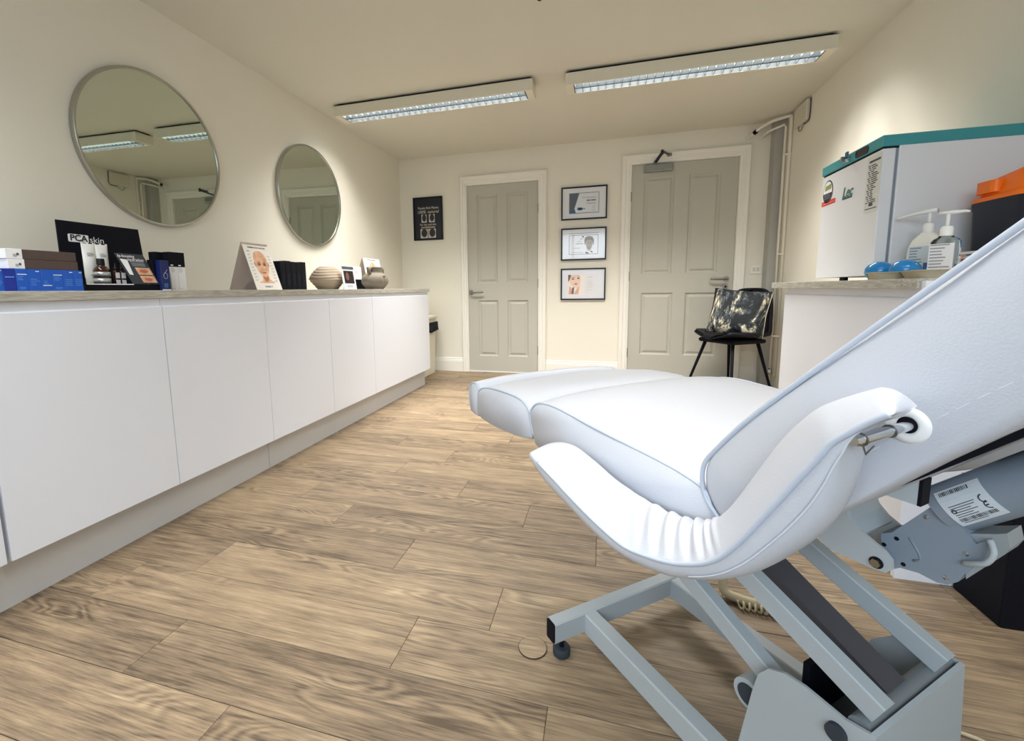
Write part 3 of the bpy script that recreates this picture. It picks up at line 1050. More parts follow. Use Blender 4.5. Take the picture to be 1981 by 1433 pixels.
# ------------------------------------------------------------------ waste bin behind the left cabinets
t = thing('waste_bin', 'cream pedal bin with black bag hanging out, past the left cabinets', 'bin', (-1.905, 4.27, 0))
bm = BM(); box(bm, -.19, .165, -.20, .15, .0, .60, .012)
for v in bm.verts:
    f = .90 + .10 * v.co.z / .6
    v.co.x *= f; v.co.y *= f
obj('bin_body', bm, M('bin_cream', (222, 218, 198), .5), t)
bm = BM()
ring_loft(bm, [[Vector((sx2 * (hx + .004), sy2 * hy + dy, z)) for sx2, sy2 in ((-1, -1), (1, -1), (1, 1), (-1, 1))] for z, hx, hy, dy in ((.47, .182, .188, -.02), (.50, .178, .184, -.02), (.56, .176, .182, -.02))], False, False)
v0 = [(.176, -.15, .56), (.198, -.15, .50), (.228, -.13, .462), (.185, -.10, .465), (.178, -.05, .55)]
bm.faces.new([bm.verts.new(Vector(p)) for p in v0])
bm.faces.new([bm.verts.new(Vector(p)) for p in ((.176, -.15, .56), (.176, .10, .56), (.20, .08, .47), (.19, -.05, .455), (.215, -.11, .465), (.228, -.13, .462))])
obj('black_bag', bm, BLACKM, t)
obj('lid', box(BM(), -.20, .180, -.215, .165, .595, .628, .008), M('bin_cream', (222, 218, 198), .5), t)

# ------------------------------------------------------------------ pictures on the back wall
def picture(xc, zc, w, h, label, grp=None, fw=.012):
    t = thing('framed_picture', label, 'picture', (xc, YB, zc), 0, grp)
    bm = BM()
    for a in ((-w / 2, w / 2, h / 2 - fw, h / 2), (-w / 2, w / 2, -h / 2, -h / 2 + fw), (-w / 2, -w / 2 + fw, -h / 2 + fw, h / 2 - fw), (w / 2 - fw, w / 2, -h / 2 + fw, h / 2 - fw)):
        box(bm, a[0], a[1], -.024, -.001, a[2], a[3])
    obj('frame', bm, FRAMEB, t)
    return t


GC = 'column of three certificates between the doors'
GLASS = M('picture_sheet', (226, 228, 234), .12, spec=.6, coat=.6)
p1 = picture(-.2095, 1.72, .437, .313, 'top certificate of the column of three, with dark blue slanted corner', GC)
s1 = obj('mount', box(BM(), -.208, .208, -.014, -.004, -.146, .146), GLASS, p1)
pr(s1, 'certificate', rect(-.143, .143, -.098, .098), -.014, M('cert_blue', (92, 116, 132), .3))
pr(s1, 'certificate_paper', rect(-.139, .138, -.092, .093), -.0148, M('cert_paper', (214, 220, 226), .3))
pr(s1, 'slanted_corner', [(-.139, -.092), (-.078, -.092), (-.092, -.052), (-.046, .093), (-.139, .093)], -.0156, M('cert_slate', (86, 94, 104), .35))
pr(s1, 'blue_corner', [(-.139, -.092), (-.078, -.092), (-.088, -.062), (-.139, -.078)], -.0163, M('cert_navy', (42, 94, 136), .35))
prs(s1, 'seal', [ell(-.046, -.055, .018, .014, 18), ell(-.026, -.055, .016, .013, 18), rect(-.008, .012, -.058, -.052)], -.0156, M('cert_seal', (40, 84, 128), .35))
prs(s1, 'certificate_lines', [rect(-.02, .115, .050, .054), rect(.03, .115, .041, .044), rect(.02, .112, -.004, .0), rect(.03, .112, -.012, -.009), rect(.08, .108, -.034, -.031), rect(.08, .104, -.052, -.049), rect(.075, .106, -.073, -.069)], -.0156, GREYP)
prs(s1, 'name_line', [rect(.025, .060, .018, .027), rect(.066, .112, .018, .027)], -.0156, DGREYP)
p2 = picture(-.2095, 1.326, .436, .313, 'middle certificate of the column of three, with a grey portrait drawing', GC)
s2 = obj('mount', box(BM(), -.208, .208, -.014, -.004, -.146, .146), GLASS, p2)
prs(s2, 'thin_border', [rect(-.143, .143, .103, .106), rect(-.140, .140, .084, .087), rect(-.140, -.137, -.098, .087), rect(.137, .140, -.098, .087), rect(-.140, .140, -.100, -.097)], -.014, DGREYP)
pr(s2, 'portrait_face', [(.024, .0), (.030, -.035), (.040, -.058), (.055, -.070), (.070, -.058), (.082, -.03), (.086, .005), (.084, .04), (.03, .04)], -.014, M('portrait_grey', (204, 206, 208), .4))
pr(s2, 'portrait_hair', [(.012, -.005), (.008, .03), (.014, .058), (.034, .074), (.060, .076), (.086, .066), (.100, .040), (.100, .002), (.092, -.012), (.088, .022), (.074, .038), (.040, .036), (.024, .022), (.020, -.005)], -.0148, M('portrait_hair', (176, 178, 180), .4))
prs(s2, 'portrait_features', [rect(.032, .048, .010, .014), rect(.060, .076, .010, .014), rect(.052, .058, -.022, -.019), rect(.046, .066, -.042, -.039), [(.02, -.075), (.05, -.085), (.05, -.095), (.02, -.09)], [(.07, -.068), (.09, -.075), (.09, -.085), (.07, -.08)]], -.0156, GREYP)
prs(s2, 'certificate_lines', [rect(-.020, -.002, .072, .078), rect(-.035, -.010, .048, .053), rect(-.075, -.005, .002, .007), rect(-.06, -.02, .025, .028), rect(-.10, -.03, -.04, -.037), rect(-.11, .0, -.082, -.079)], -.014, GREYP)
prs(s2, 'small_crest', [ell(-.004, .068, .006, .006, 10)], -.0148, DGREYP)
p3 = picture(-.2095, .933, .436, .313, 'bottom certificate of the column of three, with a smiling face photo', GC)
s3 = obj('mount', box(BM(), -.208, .208, -.014, -.004, -.146, .146), GLASS, p3)
pr(s3, 'photo', rect(-.145, .02, -.104, .094), -.014, M('photo_pale', (236, 226, 220), .3))
pr(s3, 'photo_hair', [(-.145, .094), (-.115, .094), (-.128, .05), (-.145, .02)], -.0148, M('photo_hair', (120, 92, 76), .4))
pr(s3, 'photo_face', [(-.130, .03), (-.122, .08), (-.09, .094), (-.04, .094), (-.022, .05), (-.03, .0), (-.055, -.035), (-.09, -.035), (-.118, -.005)], -.0148, M('photo_face', (232, 204, 186), .4))
prs(s3, 'photo_eyes', [ell(-.098, .052, .013, .006, 12), ell(-.044, .058, .012, .006, 12)], -.0156, M('photo_eye', (84, 72, 70), .4))
prs(s3, 'photo_brows', [rect(-.115, -.082, .068, .072), rect(-.056, -.03, .074, .078)], -.0156, M('photo_brow', (146, 112, 92), .4))
pr(s3, 'photo_mouth', [(-.088, .002), (-.07, -.008), (-.048, .004), (-.06, .010), (-.078, .009)], -.0156, M('photo_lips', (200, 128, 116), .4))
prs(s3, 'photo_hands', [[(-.140, -.10), (-.10, -.10), (-.118, -.03), (-.132, -.02)], [(-.09, -.10), (-.045, -.10), (-.034, -.02), (-.022, -.005), (-.048, -.03)]], -.0156, M('photo_hand', (214, 170, 148), .4))
prs(s3, 'photo_shade', [[(-.112, -.095), (-.09, -.10), (-.085, -.03), (-.105, -.035)]], -.0160, M('photo_shade', (120, 96, 92), .4))
prs(s3, 'certificate_lines', [rect(.045, .095, .064, .070), rect(.05, .09, .04, .043), rect(.04, .10, .025, .028), rect(.045, .10, .01, .013), rect(.04, .095, -.005, -.002), rect(.05, .10, -.02, -.017), rect(.045, .09, -.036, -.033), rect(.04, .10, -.062, -.059)], -.014, M('cert_tan', (206, 190, 170), .4))
# dark treatment poster
p4 = picture(-1.8525, 1.661, .334, .452, 'dark framed treatment poster between the left wall and first door', None, .014)
b4 = obj('mount', box(BM(), -.155, .155, -.016, -.004, -.214, .214), M('poster_dark', (24, 26, 40), .35), p4)
WT = M('poster_white', (206, 206, 204), .5)
GT = M('poster_gold', (206, 190, 150), .5)
text(b4, 'heading', 'Platelet Rich Plasma', .0345, .005, .112, -.0165, WT, sx=.86)
text(b4, 'heading', '100%', .046, -.075, .070, -.0165, WT, shear=.25)
text(b4, 'heading', 'natural', .046, .060, .071, -.0165, GT, shear=.25)
text(b4, 'caption', 'For hair and skin', .0315, .0, -.062, -.0165, WT, sx=.88)
text(b4, 'caption', 'nourishment', .0315, .0, -.089, -.0165, GT, off=.0006)
for x0, x1, z0, z1, q in ((-.075, -.015, -.040, .045, .8), (.012, .078, -.040, .045, .6), (-.09, -.005, -.205, -.108, .5), (.002, .088, -.205, -.108, .3)):
    ph = pr(b4, 'photo', rect(x0, x1, z0, z1), -.016, M('poster_photo', (196, 192, 190), .5))
    cx2, cz2, rw, rh = (x0 + x1) / 2 + .002, (z0 + z1) / 2 + .006, (x1 - x0) * .40, (z1 - z0) * .46
    pr(b4, 'photo_head', ell(cx2, cz2, rw, rh, 20), -.0168, M('poster_hair', (44, 42, 46), .5))

# ------------------------------------------------------------------ far right corner: pipes, junction box, switch
WP = M('pipe_white', (232, 226, 210), .45)
t = thing('heating_pipes', 'white painted pipes running down the corner beside the grey boxing', 'pipe', (1.44, 4.37, 0))
def PL_(pts):
    return [(x - 1.44, y - 4.37, z) for x, y, z in pts]
obj('pipe', tube(BM(), PL_([(1.448, 4.34, .10), (1.448, 4.34, 2.24)] + [tuple(v) for v in cat_rom([(1.446, 4.34, 2.258), (1.436, 4.345, 2.268), (1.33, 4.40, 2.258), (1.27, 4.44, 2.235), (1.235, 4.48, 2.215)], 4)]), .0125, 10), WP, t, smooth=True)
obj('pipe', tube(BM(), PL_([(1.420, 4.37, .06), (1.420, 4.37, 2.19), (1.410, 4.38, 2.215), (1.33, 4.47, 2.20), (1.30, 4.555, 2.18)]), .010, 10), WP, t, smooth=True)
obj('pipe', tube(BM(), PL_([(1.235, 4.48, 2.213), (1.225, 4.5, 2.205)]), .018, 10), BLACKM, t)
obj('pipe', tube(BM(), PL_([(1.225, 4.50, 2.205), (1.20, 4.56, 2.19)]), .011, 10), WP, t, smooth=True)
for x, z in ((1.20, 2.19), (1.30, 2.18)):
    obj('wall_collar', tube(BM(), PL_([(x, 4.562, z), (x, 4.553, z)]), .024, 14), WP, t, autosmooth=40)
for z in (1.96, 1.15, .45):
    obj('pipe_clip', box(BM(), -.036, .019, -.045, -.016, z, z + .012, .002), WP, t)
obj('valve', lathe(BM(), [(0, 0), (.018, 0), (.02, .01), (.014, .03), (.014, .05), (0, .05)], 12, (-.02, .0, .12)), CHROME, t, smooth=True)
t = thing('junction_box', 'white cable box high on the right wall beside the pipes', 'box', (XR, 4.13, 2.20))
bm = BM(); box(bm, -.028, -.0005, -.11, .11, -.072, .078, .006)
obj('cover', bm, M('jbox_white', (214, 208, 190), .5), t)
obj('cable', tube(BM(), cat_rom([(-.012, .055, -.07), (-.014, .05, -.10), (-.012, .02, -.115), (-.012, -.02, -.09), (-.01, -.04, -.07)], 5), .003, 6), M('cable_grey', (110, 104, 92), .6), t, smooth=True)
obj('cable', tube(BM(), cat_rom([(-.006, -.116, .08), (-.006, -.118, -.04), (-.008, -.10, -.078), (-.008, -.03, -.08)], 5), .0035, 6), M('cable_dark', (70, 64, 60), .6), t, smooth=True)
t = thing('wall_switch', 'white double switch plate on the wall right of the second door', 'switch', (1.317, YB, 1.039))
obj('plate', box(BM(), -.043, .043, -.010, -.0005, -.040, .040, .003), TRIMW, t)
for x in (-.016, .016):
    obj('rocker', box(BM(), x - .010, x + .010, -.014, -.009, -.017, .017, .002), M('switch_grey', (206, 204, 194), .4), t)

# ------------------------------------------------------------------ black chair with cushion
ch = thing('shell_chair', 'black moulded chair with four splayed legs in front of the second door', 'chair', (1.045, 4.16, 0), math.radians(-56))
bm = BM()
# seat shell: front = -y; grid over u (side) and v (front lip -> seat -> back top)
path = [(-.238, .452, .085), (-.232, .462, .150), (-.205, .468, .192), (-.10, .462, .228), (.05, .452, .232), (.14, .452, .232), (.195, .478, .228), (.228, .55, .226), (.245, .67, .218), (.258, .79, .196), (.264, .845, .156), (.266, .868, .105), (.266, .874, .03)]
pth = cat_rom([(a, b, c) for a, b, c in path], 4)
rings = []
for j, p in enumerate(pth):
    t2 = j / (len(pth) - 1)
    row = []
    for i in range(17):
        s = -1 + 2 * i / 16
        wdt = p.z
        curve = abs(s) ** 3
        back = min(max((t2 - .42) / .2, 0), 1)
        row.append(Vector((s * wdt, p.x - curve * .055 * back, p.y + curve * .035 * (1 - back))))
    rings.append(row)
rows = [[bm.verts.new(q) for q in r] for r in rings]
for a in range(len(rows) - 1):
    for b in range(16):
        bm.faces.new((rows[a][b], rows[a][b + 1], rows[a + 1][b + 1], rows[a + 1][b]))
shell = obj('seat_shell', bm, M('chair_black', (9, 11, 22), .5, spec=.3), ch, smooth=True)
md = shell.modifiers.new('thick', 'SOLIDIFY'); md.thickness = .028; md.offset = -1
obj('under_frame', box(BM(), -.185, .185, -.17, .185, .418, .452, .015), BLACKM, ch)
for sx2, yy, ex, ey in ((-1, -.13, -.235, -.23), (1, -.13, .235, -.23), (-1, .14, -.215, .235), (1, .14, .215, .235)):
    obj('leg', tube(BM(), [(sx2 * .14, yy, .42), (ex, ey, .0)], [.014, .0095], 10), BLACKM, ch, smooth=True)

cu = thing('scatter_cushion', 'square cushion with dark and cream abstract print on the black chair', 'cushion', (1.035, 4.075, .486), 0, None, rot=(math.radians(-20), math.radians(5), math.radians(-26)))
bm = BM()
n = 14
front, backv = [], []
for j in range(n + 1):
    fr2, bk2 = [], []
    for i in range(n + 1):
        u, v = -1 + 2 * i / n, -1 + 2 * j / n
        pinch = 1 - .07 * (1 - u * u) * abs(v) ** 2 if True else 1
        x = .215 * u * (1 - .06 * (1 - v * v) * 1.0 * abs(u))
        z = .20 + .20 * v * (1 - .06 * (1 - u * u) * abs(v))
        th = .066 * ((1 - u ** 4) * (1 - v ** 4)) ** .5
        fr2.append(bm.verts.new((x, -th - .0015, z)))
        bk2.append(bm.verts.new((x, th + .0015, z)))
    front.append(fr2); backv.append(bk2)
for j in range(n):
    for i in range(n):
        bm.faces.new((front[j][i], front[j][i + 1], front[j + 1][i + 1], front[j + 1][i]))
        bm.faces.new((backv[j][i], backv[j + 1][i], backv[j + 1][i + 1], backv[j][i + 1]))
def stitch(a, b):
    for k in range(len(a) - 1):
        bm.faces.new((a[k], b[k], b[k + 1], a[k + 1]))
stitch(front[0], backv[0]); stitch(front[n], backv[n]); stitch([r[0] for r in front], [r[0] for r in backv]); stitch([r[n] for r in front], [r[n] for r in backv])
obj('cushion_cover', bm, cushion_print(), cu, smooth=True)
obj('piping', tube(BM(), [(.215, 0, .0), (.203, 0, .2), (.215, 0, .4)], .003, 6), M('cushion_piping', (196, 190, 176), .7), cu, smooth=True)

# ------------------------------------------------------------------ fridge and things on the right worktop (front looks to -x)
RM = -PI / 2
fy0, fy1 = 1.912, 2.350
fr = thing('medical_fridge', 'white counter-top medical fridge with teal top', 'fridge', (.98, (fy0 + fy1) / 2 * 1.065, ZT), RM)
fr.scale = (1.065,) * 3
FW = (fy1 - fy0) / 2
obj('body', box(BM(), -FW, FW, .047, .45, .016, .468, .003), FRIDGEW, fr)
dr = obj('fridge_door', box(BM(), -FW, FW, 0, .038, .016, .452, .003), FRIDGEW, fr)
obj('door_seal', box(BM(), -FW + .006, FW - .006, .037, .048, .022, .452), M('seal_grey', (132, 140, 150), .6), fr)
bm = BM()
box(bm, -FW - .002, FW + .002, -.004, .452, .458, .496, .003)
obj('top_panel', bm, TEAL, fr)
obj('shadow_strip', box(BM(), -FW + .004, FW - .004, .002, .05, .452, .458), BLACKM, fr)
pr(fr, 'display_window', rrect(.05, .135, .462, .490, .010), -.004, M('display_black', (34, 22, 32), .2), .002)
lk = obj('lock', tube(BM(), [(-.0, -.004, .476), (-.0, -.014, .476)], .012, 14), CHROME, fr, autosmooth=40)
obj('key', box(BM(), -.003, .003, -.032, -.012, .466, .486, .001), STEEL, lk)
obj('key_tag', box(BM(), .006, .026, -.022, -.016, .478, .500, .003), M('tag_blue', (24, 92, 128), .4), lk)
for x in (-FW + .18, FW - .05):
    obj('foot', tube(BM(), [(x, .03, 0), (x, .03, .017)], .014, 12), BLACK, fr, autosmooth=40)
    obj('foot', tube(BM(), [(x, .40, 0), (x, .40, .017)], .014, 12), BLACK, fr, autosmooth=40)
# stickers on the door: local x = world -y
yc = (fy0 + fy1) / 2
pr(dr, 'round_sticker', ell(yc - 2.294, .383, .043, .048, 30), 0, M('sticker_rim', (34, 36, 42), .5))
pr(dr, 'sticker_white', ell(yc - 2.294, .383, .038, .043, 30), -.0008, PAPER)
pr(dr, 'sticker_dark', ell(yc - 2.294, .383, .038, .043, 20, PI + .15, 2 * PI - .15), -.0016, M('sticker_black', (36, 36, 48), .5))
prs(dr, 'sticker_stripes', [rect(yc - 2.294 - .026, yc - 2.294 + .026, z, z + .0022) for z in (.369, .362, .354)], -.0024, GREYP)
pr(dr, 'sticker_green', [(yc - 2.294 - .024, .389), (yc - 2.294 + .028, .392), (yc - 2.294 + .030, .412), (yc - 2.294 - .020, .408)], -.0016, M('sticker_olive', (150, 158, 92), .5))
pr(dr, 'red_sticker', rect(yc - 2.342, yc - 2.224, .327, .346), 0, RED)
lines(dr, yc - 2.33, yc - 2.232, .334, 1, .004, -.0008, M('sticker_salmon', (240, 150, 130), .5), .003, 0)
GRN = M('logo_green', (72, 120, 112), .5)
text(dr, 'logo_word', 'Lec', .055, yc - 2.128, .349, -.0012, GRN, shear=.25, off=.001)
pr(dr, 'logo_bar', rect(yc - 2.165, yc - 2.092, .324, .331), 0, M('logo_dark', (52, 92, 88), .5))
no = obj('notice_sheet', prism_xz(BM(), rect(yc - 1.998, yc - 1.910, .246, .443), -.0012, 0), M('sheet_clear', (216, 218, 212), .4), dr)
bm = BM()
prism_xz(bm, rect(yc - 1.985, yc - 1.918, .420, .427), -.0018, -.0012)
for k in range(19):
    z = .408 - k * .0072
    a = yc - 1.99 + .004 * (k % 3)
    prism_xz(bm, rect(a, a + .012, z, z + .0034), -.0018, -.0012)
    prism_xz(bm, rect(a + .018, a + .03 + .03 * random.random(), z, z + .0034), -.0018, -.0012)
prism_xz(bm, rect(yc - 1.968, yc - 1.945, .266, .277), -.0018, -.0012)
prism_xz(bm, rect(yc - 1.99, yc - 1.92, .256, .259), -.0018, -.0012)
obj('notice_lines', bm, DGREYP, no)
for z in (.40, .30):
    obj('screw_cover', tube(BM(), [(FW - .012, .001, z), (FW - .012, -.0015, z)], .005, 12), FRIDGEW, dr, autosmooth=40)

# pulp trays
def pulp_tray(loc, rz, w, d, lab):
    t = thing('pulp_tray', lab, 'tray', loc, rz, 'grey pulp trays on the right worktop')
    bm = BM()
    def lp(i, z):
        return [Vector((x, y, z)) for x, y in rrect(-w / 2 + i, w / 2 - i, i, d - i, .018, 4)]
    ring_loft(bm, [lp(.010, 0), lp(.0, .022), lp(-.004, .0225), lp(-.004, .0245), lp(.003, .0245), lp(.013, .004)])
    obj('tray_shell', bm, PULP, t, autosmooth=40)
    return t


pulp_tray((.884, 1.856, ZT), RM + math.radians(-20), .185, .15, 'farther pulp tray with a blue dome in it, in front of the fridge')
pulp_tray((.888, 1.655, ZT), RM + math.radians(-16), .185, .11, 'nearer pulp tray below the pump bottles')
for y, lab in ((1.898, 'left glossy blue dome resting in the pulp trays'), (1.778, 'right glossy blue dome resting in the pulp trays')):
    t = thing('blue_dome', lab, 'dome', (.936 + .02 * (y < 1.85), y + .02 * (y < 1.85), ZT + .006), 0, 'glossy blue domes in the pulp trays')
    obj('dome_shell', lathe(BM(), [(0, 0), (.030, 0), (.038, .008), (.0415, .020), (.0400, .034), (.0325, .046), (.020, .0545), (.010, .0575), (0, .0585)], 28), DOMEB, t, smooth=True)

# pump bottles
def pump(parent, z, mat, arm, dirn=-1):
    obj('collar', lathe(BM(), [(0, z), (.0145, z), (.0145, z + .022), (.011, z + .028), (0, z + .028)], 18), mat, parent, autosmooth=40)
    obj('pump_stem', tube(BM(), [(0, 0, z + .024), (0, 0, z + .062)], .0048, 10), mat, parent, smooth=True)
    bm = BM()
    if arm:
        tube(bm, [(.018, 0, z + .066), (-.012, 0, z + .066), (-.03, 0, z + .064), (-.088, 0, z + .058), (-.092, 0, z + .053)], [.0075, .0075, .0055, .004, .003], 10)
    else:
        tube(bm, [(-.02, 0, z + .066), (.008, 0, z + .066), (.034, 0, z + .0655), (.044, 0, z + .063)], [.004, .006, .004, .003], 10)
    obj('pump_head', bm, mat, parent, smooth=True)


def flat_bottle(bm, w, d, h, sh, neck):
    rings = []
    for z, k in ((0, .94), (.004, 1.0), (h * .55, 1.0), (h - sh, .96), (h - sh * .55, .80), (h - sh * .2, .52), (h, neck / w)):
        rings.append([Vector((x * k, y * max(k, min(1, .9 * neck / d)), z)) for x, y in rrect(-w / 2, w / 2, -d / 2, d / 2, d * .42, 5)])
    ring_loft(bm, rings)


t = thing('soap_bottle', 'white plastic pump bottle with long spout beside the fridge', 'bottle', (1.08, 1.925, ZT), math.radians(-62))
t.scale = (1.08,) * 3
bm = BM(); flat_bottle(bm, .094, .056, .150, .045, .028)
obj('bottle_body', bm, M('bottle_milky', (236, 236, 228), .35), t, autosmooth=50)
lb = obj('label', box(BM(), -.030, .042, -.0295, -.0275, .022, .105), M('bottle_label', (206, 216, 224), .4), t)
lines(lb, -.027, .014, .098, 8, .009, -.0295, M('print_slate', (120, 138, 154), .6), .003)
pr(lb, 'blue_panel', rect(.014, .040, .024, .052), -.0295, M('label_blue', (62, 106, 164), .5))
pump(t, .150, WHITEP, True)
t = thing('gel_bottle', 'clear hand gel pump bottle with white label, nearer the couch', 'bottle', (1.03, 1.753, ZT), math.radians(-50))
t.scale = (1.08,) * 3
bm = BM(); flat_bottle(bm, .066, .040, .122, .016, .03)
obj('bottle_body', bm, M('bottle_clear', (226, 236, 240), .04, trans=1.0, ior=1.35), t, autosmooth=50)
lb = obj('label', box(BM(), -.027, .027, -.0215, -.0203, .006, .100), PAPER, t)
lines(lb, -.024, .022, .095, 10, .009, -.0215, GREYP, .003)
pump(t, .122, WHITEP, False)
t = thing('glass_vial', 'tiny clear vial with silver cap in front of the white pump bottle', 'vial', (1.01, 1.842, ZT), 0)
obj('vial_body', lathe(BM(), [(0, 0), (.012, 0), (.0125, .002), (.0125, .022), (.009, .028), (.008, .032), (0, .032)], 18), M('vial_glass', (232, 236, 236), .05, trans=.9), t, smooth=True)
obj('cap', lathe(BM(), [(0, .031), (.0095, .031), (.0095, .040), (.009, .041), (0, .041)], 18), CHROME, t, autosmooth=40)
t = thing('glove_box', 'white box with red stripe half hidden behind the couch', 'box', (1.10, 1.752, ZT), RM)
t.scale = (1.068,) * 3
obj('carton', box(BM(), -.055, .075, 0, .09, 0, .078, .001, 1), PAPER, t)
lines(t, -.03, .06, .066, 1, .005, 0, DGREYP, .004, 0)
pr(t, 'red_stripe', rrect(-.04, .06, .047, .058, .004), 0, RED)
pr(t, 'print_mark', rect(-.042, -.030, .03, .034), 0, DGREYP)
pr(t, 'pink_mark', rect(-.04, -.022, .063, .071), 0, M('print_pink', (226, 176, 172), .6))

# sharps container
t = thing('sharps_bin', 'dark plastic sharps container with bright orange lid', 'container', (1.212, 1.868, ZT), RM)
t.scale = (1.085,) * 3
bm = BM()
ring_loft(bm, [[Vector((x * k, .10 + (y - .10) * k, z)) for x, y in rrect(-.10, .10, 0, .20, .03, 5)] for z, k in ((0, .90), (.01, .92), (.205, 1.0), (.222, 1.03), (.232, 1.03))])
obj('container_body', bm, M('sharps_dark', (16, 22, 38), .4), t, autosmooth=40)
bm = BM()
ring_loft(bm, [[Vector((x * k, .10 + (y - .10) * k, z + s * x)) for x, y in rrect(-.10, .10, 0, .20, .035, 5)] for z, k, s in ((.232, 1.05, .0), (.244, 1.04, .0), (.252, .92, .02), (.300, .80, .10), (.306, .74, .10))])
ld = obj('lid', bm, ORANGE, t, autosmooth=40)
bm = BM(); ring_loft(bm, [[Vector((x, y, z)) for x, y in rrect(-.072, .0, -.006, .06, .015, 4)] for z in (.256, .292)])
obj('flap', bm, ORANGE, ld, autosmooth=40)

# black bin on the floor
t = thing('floor_bin', 'large black box-shaped bin on the floor under the couch back', 'bin', (1.0, 1.364, 0))
bm = BM(); box(bm, .006, .40, 0, .165, 0, .33, .006)
obj('bin_body', bm, BLACKM, t)
bm = BM()
ring_loft(bm, [[Vector(p) for p in q] for q in (((.0, -.004, .33), (.406, -.004, .33), (.406, .169, .33), (.0, .169, .33)), ((.0, -.004, .352), (.406, -.004, .352), (.406, .169, .352), (.0, .169, .352)))])
obj('rim', bm, BLACK, t)

# ------------------------------------------------------------------ treatment couch (local x = across, y = towards the foot, z up)
couch = thing('treatment_couch', 'white padded electric treatment couch on a grey steel lifting base', 'couch', (.151, .628, 0), math.radians(40.6))


def slab(prof, w0, w1, crown, zmid, inset=.006, n=14, taper=0.0):
    """closed (u,z) profile swept across w with rounded ends and a crowned top"""
    pts = cat_rom([(u, z, 0) for u, z in prof], 4, True)
    cu_ = sum(p.x for p in pts) / len(pts); cz_ = sum(p.y for p in pts) / len(pts)
    rings = []
    ts = [0, .004, .012] + [.012 + (w1 - w0 - .024) * k / n for k in range(1, n)] + [w1 - w0 - .012, w1 - w0 - .004, w1 - w0]
    for d in ts:
        e = min(d, w1 - w0 - d)
        ins = inset * (1 - min(e / .012, 1) ** .5)
        s = 2 * d / (w1 - w0) - 1
        cr_ = crown * (1 - abs(s) ** 3.2)
        ring = []
        for p in pts:
            du, dz = p.x - cu_, p.y - cz_
            l = math.hypot(du, dz)
            k = (l - ins) / l
            top = max(0, min(1, (p.y - zmid) / .03))
            ring.append(Vector((w0 + d, cu_ + du * k, cz_ + dz * k + cr_ * top)))
        rings.append(ring)
    bm = BM()
    ring_loft(bm, rings)
    return bm


def piping(pts, w, r=.0028):
    return tube(BM(), [(w, p.x, p.y) for p in cat_rom([(u, z, 0) for u, z in pts], 5)], r, 7)


seat_prof = [(-.002, .545), (.002, .575), (.018, .608), (.043, .618), (.104, .625), (.252, .633), (.377, .642), (.445, .636), (.477, .616), (.484, .590), (.470, .555), (.448, .532), (.30, .530), (.10, .535)]
seat = obj('seat_cushion', slab(seat_prof, 0, .60, .018, .59), VINYLW, couch, smooth=True)
sp = seat_prof[1:11]
obj('piping', piping(sp, .003), VINYLP, seat, smooth=True)
obj('piping', piping(sp, .597), VINYLP, seat, smooth=True)
leg_prof = [(.497, .535), (.502, .580), (.515, .607), (.555, .621), (.62, .622), (.70, .617), (.765, .606), (.800, .588), (.811, .555), (.803, .515), (.70, .507), (.60, .515)]
leg = obj('leg_cushion', slab(leg_prof, .012, .59, .016, .58), VINYLW, couch, smooth=True)
obj('piping', piping(leg_prof[0:10], .015), VINYLP, leg, smooth=True)
obj('piping', piping(leg_prof[0:10], .587), VINYLP, leg, smooth=True)
foot_prof = [(.808, .512), (.812, .575), (.822, .598), (.845, .606), (.870, .600), (.888, .578), (.890, .545), (.875, .510), (.845, .502)]
foot = obj('foot_cushion', slab(foot_prof, .020, .58, .014, .575), VINYLW, couch, smooth=True)
obj('piping', piping(foot_prof[1:8], .023), VINYLP, foot, smooth=True)
# backrest: straight 45-degree slab
bl = .70
def bpt(s, d):                                 # s along the back, d = depth behind the padded face
    return (-.045 - s * .70711 - d * .70711, .737 + s * .70711 - d * .70711)
back_prof = [(-.008, .578), (.016, .600), (.024, .622), (.022, .648), (.006, .674), (-.045, .737), bpt(.15, -.003), bpt(.40, -.003), bpt(bl - .03, 0), bpt(bl, .025), bpt(bl, .085), bpt(bl - .03, .115), bpt(.40, .118), bpt(.15, .118), (-.130, .643), (-.065, .588)]
back = obj('back_cushion', slab(back_prof, .0, .60, .0, 9, .014), VINYLW, couch, smooth=True)
obj('piping', piping(back_prof[0:10], .002, .0032), VINYLP, back, smooth=True)
obj('piping', piping(back_prof[0:10], .598, .0032), VINYLP, back, smooth=True)
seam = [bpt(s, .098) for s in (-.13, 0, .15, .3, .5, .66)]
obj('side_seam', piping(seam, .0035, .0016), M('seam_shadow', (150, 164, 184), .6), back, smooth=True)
bm = BM()
for k in range(46):
    a, b = bpt(-.10 + .016 * k, .088), bpt(-.10 + .016 * k + .010, .088)
    tube(bm, [(.0005, a[0], a[1]), (.0005, b[0], b[1])], .0008, 5)
st_ = obj('stitching', bm, M('stitch_thread', (206, 211, 222), .6), back)
# backing board under the backrest
bm = BM(); ring_loft(bm, [[Vector((w, *bpt(s, d))) for s, d in ((-.06, .112), (.62, .112), (.62, .124), (-.06, .124))] for w in (.06, .54)])
obj('backing_board', bm, BLACKM, back)
